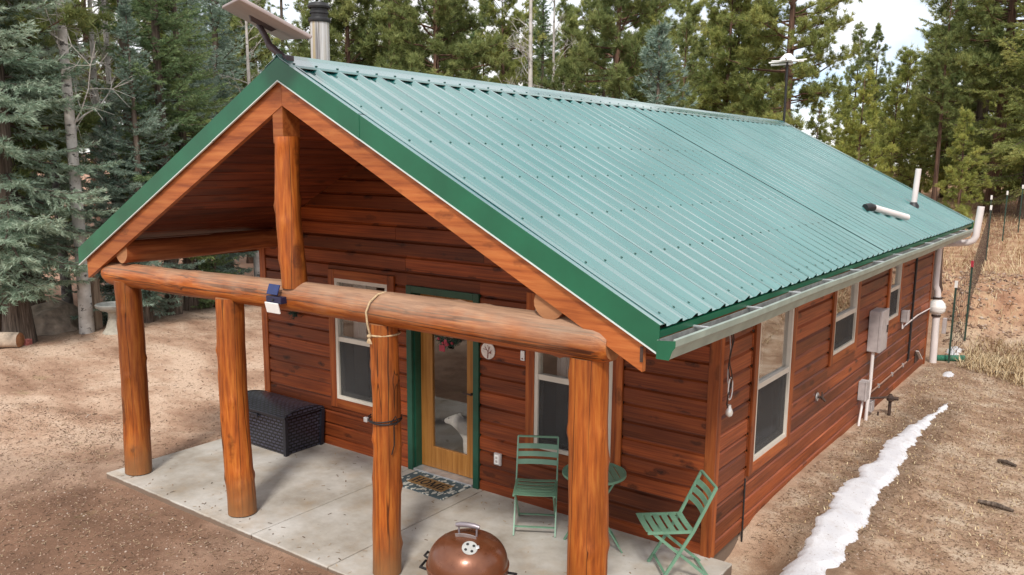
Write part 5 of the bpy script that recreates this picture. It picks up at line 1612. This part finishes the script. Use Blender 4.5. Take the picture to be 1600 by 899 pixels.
KIND = {}
KIND['blueA'] = spruce(101, 15.0, 2.3, 1.3, 0.25, M_blue, per=9, whorl=0.34)
KIND['blueB'] = spruce(102, 10.0, 2.1, 0.7, 0.17, M_blue, per=8)
KIND['greenA'] = spruce(103, 14.0, 2.2, 2.2, 0.20, M_greenf, whorl=0.38, per=8, ragged=0.4)
KIND['thin'] = spruce(104, 15.0, 1.75, 2.6, 0.16, M_greenf, whorl=0.60, per=5, ragged=0.55, dens=0.8)
KIND['smallB'] = spruce(105, 5.0, 1.35, 0.15, 0.09, M_blue, whorl=0.25, per=7)
KIND['fir'] = spruce(107, 12.0, 2.5, 0.9, 0.20, M_pine, whorl=0.36, per=8, ragged=0.45, pw=0.7)
KIND['smallG'] = spruce(106, 4.0, 1.2, 0.1, 0.08, M_greenf, whorl=0.25, per=7)
KIND['pondA'] = pine(201, 14.0, 3.0, 4.2, 0.24, M_pine, nbr=105, sub=9, tufts=6)
KIND['pondB'] = pine(202, 12.0, 2.4, 3.0, 0.19, M_pine, nbr=95, sub=8, tufts=6)
KIND['pondC'] = pine(203, 12.5, 1.7, 3.5, 0.14, M_pine, nbr=85, sub=7, tufts=5)
KIND['young'] = pine(204, 6.0, 1.7, 0.4, 0.10, M_olive, nbr=70, sub=6, tufts=4, shape=1.4)
KIND['aspA'] = aspen(301, 13.0, 0.125, M_aspen)
KIND['aspB'] = aspen(302, 11.0, 0.095, M_aspen, 0.006, 2.0)
KIND['aspD'] = aspen(303, 7.0, 0.135, M_aspen_d, -0.02, 2.2, 30)
KIND['aspT'] = (KIND['aspA'][0], KIND['aspA'][1])
NAMES = dict(blueA='blue_spruce', blueB='blue_spruce', greenA='spruce_tree', thin='spruce_tree', smallB='small_spruce', smallG='small_spruce', fir='fir_tree', pondA='pine_tree', pondB='pine_tree', pondC='pine_tree', young='young_pine', aspA='aspen_tree', aspB='aspen_tree', aspD='aspen_tree')
HT = dict(fir=12, blueA=15, blueB=10, greenA=14, thin=15, smallB=5, smallG=4, pondA=14, pondB=12, pondC=12.5, young=6, aspA=13, aspB=11, aspD=7)
def tree(kind, x, y, H, rot, label, group=None, sink=0.0):
    tm, cm = KIND[kind]
    s = H/HT[kind]
    t = empty(NAMES[kind], (x, y, gh(x, y)-sink), rot); t.scale = (s, s, s)
    tag(t, label, "tree", group)
    link("trunk", tm, t); link("crown", cm, t)
    return t
for (k, x, y, H, rot, lb) in [
    # left edge and the yard rim
    ('blueA', -12.95, 0.50, 14.0, 0.3, "big blue spruce with thick scaly trunk beside the red pavers"),
    ('pondB', -14.2, 0.55, 13.0, 1.1, "pine with reddish trunk cut by the photo's left edge"),
    ('aspA', -12.55, 1.62, 14.0, 2.9, "tall white aspen rising from beside the bird bath"),
    ('aspD', -14.9, 2.40, 6.5, 0.2, "dark grey aspen trunk behind the boulder"),
    ('smallB', -13.3, 2.75, 4.6, 1.0, "small bluish spruce spreading behind the bird bath"),
    ('greenA', -13.00, 3.82, 11.0, 2.0, "spruce with dark bare trunk seen under the porch beam"),
    ('greenA', -13.35, 4.50, 10.0, 3.9, "slimmer dark spruce trunk right of its twin under the beam"),
    ('smallG', -13.2, 5.05, 2.4, 0.4, "bushy little spruce low behind the second log post"),
    ('blueB', -15.6, 6.30, 8.4, 2.2, "blue spruce right of the dark trunked spruce, beside the left roof slope"),
    ('blueB', -12.6, 2.95, 6.6, 4.0, "bushy blue spruce crowding the lower left roof edge"),
    ('thin', -16.2, 4.9, 17.0, 1.3, "tall sparse spruce with dark trunk left of the satellite dish"),
    ('blueA', -18.5, 3.2, 16.0, 2.7, "broad dark spruce standing behind the big blue spruce"),
    ('greenA', -16.5, 1.2, 15.0, 5.1, "green spruce filling the photo's upper left corner"),
    ('aspB', -15.4, 3.65, 12.0, 2.4, "slender aspen just right of the tall white one"),
    ('aspB', -17.2, 5.0, 13.0, 4.4, "thin pale aspen glimpsed beside the roof's left slope"),
    ('aspB', -15.0, 7.6, 10.5, 0.9, "aspen trunk seen through the gap beneath the porch ceiling"),
    ('blueB', -17.5, 8.4, 11.5, 0.0, "blue spruce behind the satellite dish"),
    # behind the ridge
    ('thin', -17.3, 10.6, 11.5, 2.9, "sparse spruce just left of the chimney pipe"),
    ('pondB', -15.8, 11.9, 10.5, 1.9, "pine with spreading boughs just right of the chimney pipe"),
    ('pondC', -14.6, 12.5, 10.5, 4.2, "narrow pine between the chimney and the dark trunk"),
    ('pondA', -12.64, 12.43, 11.0, 0.6, "pine with straight dark trunk above the left part of ridge"),
    ('pondB', -12.4, 15.3, 9.5, 3.1, "bushy pine left of the white aspen behind the ridge"),
    ('aspA', -9.82, 13.24, 12.0, 1.7, "white aspen trunk standing alone behind the ridge"),
    ('aspB', -10.9, 16.0, 11.0, 0.4, "thinner aspen just right of the white trunk behind ridge"),
    ('pondA', -7.87, 14.68, 11.0, 2.6, "large ponderosa with heavy crown over the middle of the ridge"),
    ('smallB', -6.05, 13.60, 6.9, 0.0, "silvery young spruce poking up behind the ridge"),
    ('pondC', -6.94, 20.39, 10.5, 5.2, "slender pine right of the silvery young spruce"),
    ('pondA', -4.4, 18.8, 11.2, 4.4, "ponderosa with wide boughs behind the antenna pole"),
    # right
    ('pondC', -8.2, 41.0, 9.6, 0.7, "far pine top, leftmost in the sky gap"),
    ('pondC', -6.6, 38.4, 9.0, 2.2, "far pine with the tallest top in the sky gap"),
    ('pondC', -6.3, 50.5, 9.4, 3.3, "far slim pine, rightmost in the sky gap"),
    ('young', -3.86, 25.2, 5.3, 0.2, "bushy yellow green pine right of the antenna pole"),
    ('young', -5.2, 24.6, 4.8, 1.4, "bushy young pine directly beside the antenna pole"),
    ('young', -3.7, 31.4, 6.2, 2.5, "olive young pine above the roof's sloping far edge"),
    ('pondB', -2.36, 33.8, 7.6, 3.7, "mid green pine left of the big right hand fir"),
    ('fir', -0.9, 31.5, 15.5, 0.9, "tall dense fir filling the photo's upper right"),
    ('pondA', 0.15, 28.1, 13.5, 5.5, "pine with clear dark trunk above the fence posts"),
    ('fir', 1.30, 27.0, 13.0, 2.3, "green fir cut by the photo's right edge"),
    ('pondC', -1.5, 26.5, 8.0, 1.2, "slim pine with bare grey trunk above the vent pipe"),
    ('young', 0.6, 37.0, 7.0, 4.0, "young pine low among the trunks behind the fence"),
]:
    tree(k, x, y, H, rot, lb)
# the wood behind, kinds nobody could tell apart one from another
rt = random.Random(21)
FILL = {'pondB': "pine among many deep in the wood behind the cabin", 'pondC': "thin pine among many deep in the wood behind the cabin", 'greenA': "dark spruce among many deep in the wood behind the cabin", 'young': "bushy olive pine on the hillside beyond the roof's far edge"}
cp = Vector((4.18, -6.68)); fxy = Vector((-0.5826, 0.7951)); rxy = Vector((0.8058, 0.5922))
REGION = ((400, "the wood left of the chimney pipe"), (700, "the wood between chimney pipe and dark trunked pine"), (960, "the wood around the white aspen behind the ridge"), (1255, "the wood left of the antenna pole"))
LOOK = {'pondB': "bushy pine", 'pondC': "thin pine", 'greenA': "dark spruce"}
def fill(px, dep, kind, H):
    p = cp + dep*(fxy + rxy*((px-800)/1307.7))
    if kind == 'young':
        if px < 1380: lb = "bushy olive pine on the hillside just right of the antenna pole"
        elif px < 1475: lb = "bushy olive pine on the hillside below the sky gap"
        else: lb = "bushy olive pine on the hillside above the wire fence"
    else:
        lb = LOOK[kind] + " among its like in " + next(r for lim_, r in REGION if px < lim_ + 40)
    tree(kind, p.x, p.y, H, rt.uniform(0, 6.28), lb, lb.replace(" among its like", "s"))
for px in range(-60, 1180, 62):
    for dep in ((34, 46) if px < 330 else (46,)):
        k = rt.choice(['pondB', 'pondC', 'greenA'] if px < 330 else ['pondC', 'pondC', 'pondB'])
        fill(px+rt.uniform(-26, 26), dep+rt.uniform(-4, 6), k, rt.uniform(11.5, 14.0) + (0.5 if px < 330 else 0))
for px in range(345, 1200, 44):
    fill(px+rt.uniform(-18, 18), 31+rt.uniform(-4, 6), rt.choice(['pondB', 'pondC', 'greenA']), rt.uniform(8.0, 10.2))
for px, dep, H in ((1310, 36, 5.0), (1375, 34, 5.0), (1420, 40, 6.0), (1455, 36, 5.5), (1490, 44, 7), (1390, 46, 7.2), (1345, 48, 6.6), (1440, 50, 7.5), (1500, 50, 8.5), (1560, 46, 8), (1600, 44, 8), (1545, 40, 6.5), (1290, 42, 6.0), (1482, 27, 3.6), (1532, 31, 4.4), (1588, 33, 5.2), (1555, 35, 5.0)):
    fill(px, dep, 'young', H)

# ------------------------------------------------------------------ litter, gravel, dry grass
def scatter_region(n, poly, seed):
    rng = np.random.RandomState(seed); poly = np.array(poly); lo_, hi_ = poly.min(0), poly.max(0); out = []
    while sum(len(o) for o in out) < n:
        q = rng.uniform(lo_, hi_, (n, 2)); x, y = q[:, 0], q[:, 1]; ins = np.zeros(n, bool); j = len(poly)-1
        for i in range(len(poly)):
            xi, yi = poly[i]; xj, yj = poly[j]
            c = ((yi > y) != (yj > y)) & (x < (xj-xi)*(y-yi)/(yj-yi+1e-12)+xi); ins ^= c; j = i
        out.append(q[ins])
    return np.concatenate(out)[:n], rng
OCT = np.array([(1, 0, 0), (-1, 0, 0), (0, 1, 0), (0, -1, 0), (0, 0, 1), (0, 0, -1)], float)
OF = np.array([(0, 2, 4), (2, 1, 4), (1, 3, 4), (3, 0, 4), (2, 0, 5), (1, 2, 5), (3, 1, 5), (0, 3, 5)])
def pebbles(q, rng, s0, s1):
    n = len(q); s = rng.uniform(0, 1, n)**3*(s1-s0)+s0
    z = ground_h(q[:, 0], q[:, 1])
    V = OCT[None]*s[:, None, None]*rng.uniform(0.6, 1.3, (n, 6, 1)); V[:, :, 2] *= 0.6
    a = rng.uniform(0, 6.28, n); c, s_ = np.cos(a)[:, None], np.sin(a)[:, None]
    X = V[:, :, 0]*c-V[:, :, 1]*s_; Y = V[:, :, 0]*s_+V[:, :, 1]*c
    V = np.stack([X+q[:, :1], Y+q[:, 1:], V[:, :, 2]+z[:, None]], 2).reshape(-1, 3)
    F = (OF[None]+6*np.arange(n)[:, None, None]).reshape(-1, 3)
    return V, F, np.repeat(rng.uniform(0, 1, n), 8)
def tint_mat(name, els, rough=0.9):
    m = NT(name); at = m.n("Attribute"); at.attribute_name = "tint"
    m.base(m.ramp(at.outputs["Fac"], els)); m.set(Roughness=rough); m.b.inputs["Specular IOR Level"].default_value = 0.2; return m.m
M_peb = tint_mat("gravel_bits", [(0.0, (0.11, 0.065, 0.045)), (0.5, (0.30, 0.195, 0.14)), (0.85, (0.36, 0.26, 0.20)), (1.0, (0.44, 0.36, 0.30))])
M_lit = tint_mat("needle_litter", [(0.0, (0.06, 0.038, 0.025)), (0.5, (0.24, 0.15, 0.09)), (1.0, (0.42, 0.32, 0.21))])
M_dry = tint_mat("dry_grass", [(0.0, (0.27, 0.165, 0.09)), (0.5, (0.47, 0.35, 0.20)), (1.0, (0.60, 0.50, 0.33))])
BANKP = [(1.7, 10.4), (3.0, 10.2), (3.2, 15.5), (0.6, 15.5)]
LEFT = [(-4.9, -2.25), (-1.2, -2.25), (0.4, -2.3), (1.4, -2.6), (1.2, -3.2), (-3.5, -4.4), (-9.5, -1.6), (-7, -0.6)]
RIGHT = [(1.56, 0.2), (3.9, 1.2), (3.3, 9.5), (2.4, 10.6), (1.56, 9.6)]
YARD = [(-4.8, 9), (-4.8, -2), (-9, -1.5), (-13, 0.2), (-13, 5.5)]
q1, r1_ = scatter_region(9000, LEFT, 1); q2, r2_ = scatter_region(15000, RIGHT, 2); q3, r3_ = scatter_region(2500, YARD, 3)
q2 = q2[q2[:, 1] > 0.4]
def okpos(q):
    on_slab = (q[:, 0] > -4.76) & (q[:, 0] < 1.73) & (q[:, 1] > -2.2) & (q[:, 1] < 0.05)
    inhouse = (q[:, 0] > -4.75) & (q[:, 0] < 1.53) & (q[:, 1] > 0.0) & (q[:, 1] < 9.7)
    return q[~(on_slab | inhouse)]
q1, q2, q3 = okpos(q1), okpos(q2), okpos(q3)
q4, r4_ = scatter_region(2600, BANKP, 4)
parts = [pebbles(q4, r4_, 0.008, 0.060), pebbles(q1, r1_, 0.004, 0.020), pebbles(q2, r2_, 0.004, 0.016), pebbles(q3, r3_, 0.006, 0.026)]
off = 0; Vs, Fs, As = [], [], []
for (V_, F_, A_) in parts: Vs.append(V_); Fs.append(F_+off); As.append(A_); off += len(V_)
o = link("gravel", np_mesh("gravel", np.concatenate(Vs), np.concatenate(Fs), M_peb, np.concatenate(As)))
tag(o, "loose gravel scattered over the dirt around the patio", None, None, "stuff")
# needle and bark litter: thin flat slivers
def slivers(q, rng, l0, l1, w0, w1, lift=0.006):
    n = len(q); z = ground_h(q[:, 0], q[:, 1])+lift; a = rng.uniform(0, 6.28, n); L_ = rng.uniform(l0, l1, n); W_ = rng.uniform(w0, w1, n)
    d = np.stack([np.cos(a), np.sin(a), rng.normal(0, 0.12, n)], 1)*L_[:, None]/2; s = np.stack([-np.sin(a), np.cos(a), rng.normal(0, 0.2, n)], 1)*W_[:, None]/2
    P = np.stack([q[:, 0], q[:, 1], z], 1)
    V = np.stack([P-d-s, P-d+s, P+d+s, P+d-s], 1).reshape(-1, 3)
    return V, np.arange(4*n).reshape(-1, 4), rng.uniform(0, 1, n)
qa, ra = scatter_region(16000, RIGHT, 5); qa = okpos(qa[qa[:, 1] > 0.6]); qb, rb_ = scatter_region(5000, LEFT, 6); qb = okpos(qb); qc, rc = scatter_region(11000, YARD, 7); qc = okpos(qc)
parts = [slivers(qa, ra, 0.015, 0.055, 0.003, 0.007), slivers(qb, rb_, 0.015, 0.05, 0.004, 0.010), slivers(qc, rc, 0.015, 0.06, 0.004, 0.011)]
off = 0; Vs, Fs, As = [], [], []
for (V_, F_, A_) in parts: Vs.append(V_); Fs.append(F_+off); As.append(A_); off += len(V_)
o = link("needle_litter", np_mesh("needle_litter", np.concatenate(Vs), np.concatenate(Fs), M_lit, np.concatenate(As)))
tag(o, "brown pine needles and bark bits littering the ground", None, None, "stuff")
# dry grass on the bank and the slope to the right
def grass(poly, n, seed, h0, h1):
    q, rng = scatter_region(n, poly, seed)
    cl = rng.uniform(0, 1, n); n_ = len(q)
    z = ground_h(q[:, 0], q[:, 1])-0.01; a = rng.uniform(0, 6.28, n_); tl = rng.uniform(0.3, 1.5, n_); h = rng.uniform(h0, h1, n_)
    P = np.stack([q[:, 0], q[:, 1], z], 1); d = np.stack([np.cos(a)*tl, np.sin(a)*tl, np.ones(n_)], 1); d /= np.linalg.norm(d, axis=1)[:, None]
    s = np.stack([-np.sin(a), np.cos(a), np.zeros(n_)], 1)*rng.uniform(0.004, 0.008, n_)[:, None]
    m1 = P+d*h[:, None]*0.6; e = m1+(d*np.array([1.4, 1.4, 0.2]))*h[:, None]*0.4
    V = np.stack([P-s, P+s, m1+s*0.7, m1-s*0.7, e], 1).reshape(-1, 3)
    b = 5*np.arange(n_)[:, None]
    F = np.concatenate([b+np.array([[0, 1, 2]]), b+np.array([[0, 2, 3]]), b+np.array([[3, 2, 4]])])
    return V, F, np.tile(rng.uniform(0, 1, n_), 3)
BANK = [(1.7, 10.6), (4.2, 9.5), (4.2, 16), (0.4, 17), (0.8, 12.0)]
V1, F1, A1 = grass(BANK, 1300, 11, 0.10, 0.32)
V2, F2, A2 = grass([(0.2, 15), (3.6, 15), (4.5, 30), (-2, 30)], 5000, 12, 0.15, 0.45)
V3, F3, A3 = grass([(4.4, -1.5), (9.5, -1.5), (9.5, 22), (4.4, 14)], 14000, 13, 0.08, 0.28)
V4, F4, A4 = grass([(2.0, 9.6), (3.2, 9.0), (3.8, 12.4), (2.0, 11.4)], 2600, 14, 0.12, 0.36)
V5, F5, A5 = grass([(1.75, 1.2), (3.8, 1.6), (3.3, 9.3), (1.7, 9.3)], 3500, 15, 0.02, 0.07)
Vs = np.concatenate([V1, V2, V3, V4, V5]); o1, o2, o3 = len(V1), len(V1)+len(V2), len(V1)+len(V2)+len(V3); o4 = o3+len(V4)
o = link("dry_grass", np_mesh("dry_grass", Vs, np.concatenate([F1, F2+o1, F3+o2, F4+o3, F5+o4]), M_dry, np.concatenate([A1, A2, A3, A4, A5])))
tag(o, "bleached dry grass matting the bank and hillside", None, None, "stuff")

# ------------------------------------------------------------------ dog behind the door glass
def dog():
    J = [((-1.30, 0.50, 0.40), 0.105), ((-1.45, 0.49, 0.42), 0.115), ((-1.60, 0.47, 0.42), 0.125), ((-1.70, 0.45, 0.50), 0.085), ((-1.77, 0.43, 0.575), 0.072), ((-1.84, 0.41, 0.585), 0.062), ((-1.91, 0.395, 0.565), 0.036), ((-1.945, 0.39, 0.56), 0.026),
         ((-1.62, 0.40, 0.26), 0.05), ((-1.61, 0.39, 0.12), 0.032), ((-1.63, 0.39, 0.03), 0.034),
         ((-1.60, 0.55, 0.26), 0.05), ((-1.58, 0.56, 0.12), 0.032), ((-1.60, 0.56, 0.03), 0.034),
         ((-1.30, 0.43, 0.26), 0.06), ((-1.22, 0.43, 0.15), 0.035), ((-1.26, 0.43, 0.03), 0.034),
         ((-1.28, 0.58, 0.26), 0.06), ((-1.20, 0.58, 0.15), 0.035), ((-1.24, 0.58, 0.03), 0.034),
         ((-1.20, 0.50, 0.47), 0.05), ((-1.12, 0.50, 0.56), 0.055), ((-1.14, 0.50, 0.64), 0.04),
         ((-1.785, 0.395, 0.665), 0.014), ((-1.785, 0.465, 0.665), 0.014)]
    E_ = [(0, 1), (1, 2), (2, 3), (3, 4), (4, 5), (5, 6), (6, 7), (2, 8), (8, 9), (9, 10), (2, 11), (11, 12), (12, 13), (0, 14), (14, 15), (15, 16), (0, 17), (17, 18), (18, 19), (0, 20), (20, 21), (21, 22), (4, 23), (4, 24)]
    me = bpy.data.meshes.new("dog"); me.from_pydata([j[0] for j in J], E_, [])
    o = link("dog", me)
    md = o.modifiers.new("skin", 'SKIN')
    for i, j in enumerate(J): me.skin_vertices[0].data[i].radius = (j[1], j[1])
    me.skin_vertices[0].data[0].use_root = True
    sb = o.modifiers.new("sub", 'SUBSURF'); sb.levels = 2; sb.render_levels = 2
    m = NT("dog_fur"); v = m.pos(); sp = m.n("SeparateXYZ"); m.l(v, sp.inputs[0])
    k = m.ramp(m.math('ADD', sp.outputs[2], m.math('MULTIPLY', m.noise(v, 9, 3), 0.08)), [(0.50, 0.0), (0.53, 1.0)])
    k2 = m.ramp(m.math('MULTIPLY', sp.outputs[0], -0.5), [(0.79, 1.0), (0.825, 0.0)])
    m.base(m.mix(m.math('MULTIPLY', k, k2), (0.75, 0.70, 0.64), (0.22, 0.20, 0.19))); m.set(Roughness=0.9); m.bump(m.noise(v, 120, 3), 0.5, 0.01)
    me.materials.append(m.m)
    t = empty("dog", (-1.5, 0.48, 0.0)); 
    o.location = (0.15, -0.18, 0.02); bpy.context.view_layer.update()
    o.name = "body"; t.name = "dog"; under(o, t)
    tag(t, "white and grey dog looking out through the door glass", "dog")
    mb = MB()
    for y in (0.365, 0.45): mb.lathe([(0, -0.008), (0.009, 0), (0, 0.008)], 8, (-1.862, y, 0.610))
    mb.lathe([(0, -0.014), (0.018, 0), (0, 0.014)], 10, (-1.968, 0.388, 0.566))
    e = mb.build("eyes_and_nose", M_black); e.location = (0.15, -0.18, 0.02); under(e, t)
dog()

# ------------------------------------------------------------------ bits blown onto the patio
qd, rd = scatter_region(900, [(-4.7, -2.15), (1.66, -2.15), (1.66, -0.05), (-4.7, -0.05)], 31)
wgt = np.exp(-(qd[:, 1]+2.17)/0.25) + np.exp(qd[:, 1]/0.3) + 0.12
qd = qd[rd.uniform(0, 1, len(qd)) < wgt]
V_, F_, A_ = slivers(qd, rd, 0.008, 0.045, 0.004, 0.012); V_[:, 2] = 0.003 + np.abs(V_[:, 2]-V_[:, 2].mean())*0.0 + np.tile([0.0, 0.0, 0.003, 0.003], len(qd))
o = link("patio_debris", np_mesh("patio_debris", V_, F_, M_lit, A_))
tag(o, "needles and crumbs of bark blown onto the concrete slab", None, None, "stuff")

# small leafy ornament on the porch wall
t = empty("wall_ornament", (-4.02, -0.03, 1.60)); tag(t, "small dark leafy ornament on the wall beneath the beam", "ornament")
ro = np.random.RandomState(17); mb = MB()
for i in range(60):
    d = Vector((ro.normal(0, 1), ro.normal(-0.4, 0.4), ro.normal(0, 0.7))).normalized(); q = d.orthogonal().normalized()*0.012
    p = Vector((ro.normal(0, 0.035), ro.uniform(-0.03, 0.0), ro.normal(0, 0.025)))
    mb.add([p-q, p+q, p+d*0.075], [(0, 1, 2)])
mb.build("leaves", pm("ornament_green", (0.03, 0.05, 0.035), 0.6, 0, 0.5, 40), t)
MB().box((-0.006, -0.004, -0.02), (0.006, 0.02, 0.05)).build("hook", M_iron, t)
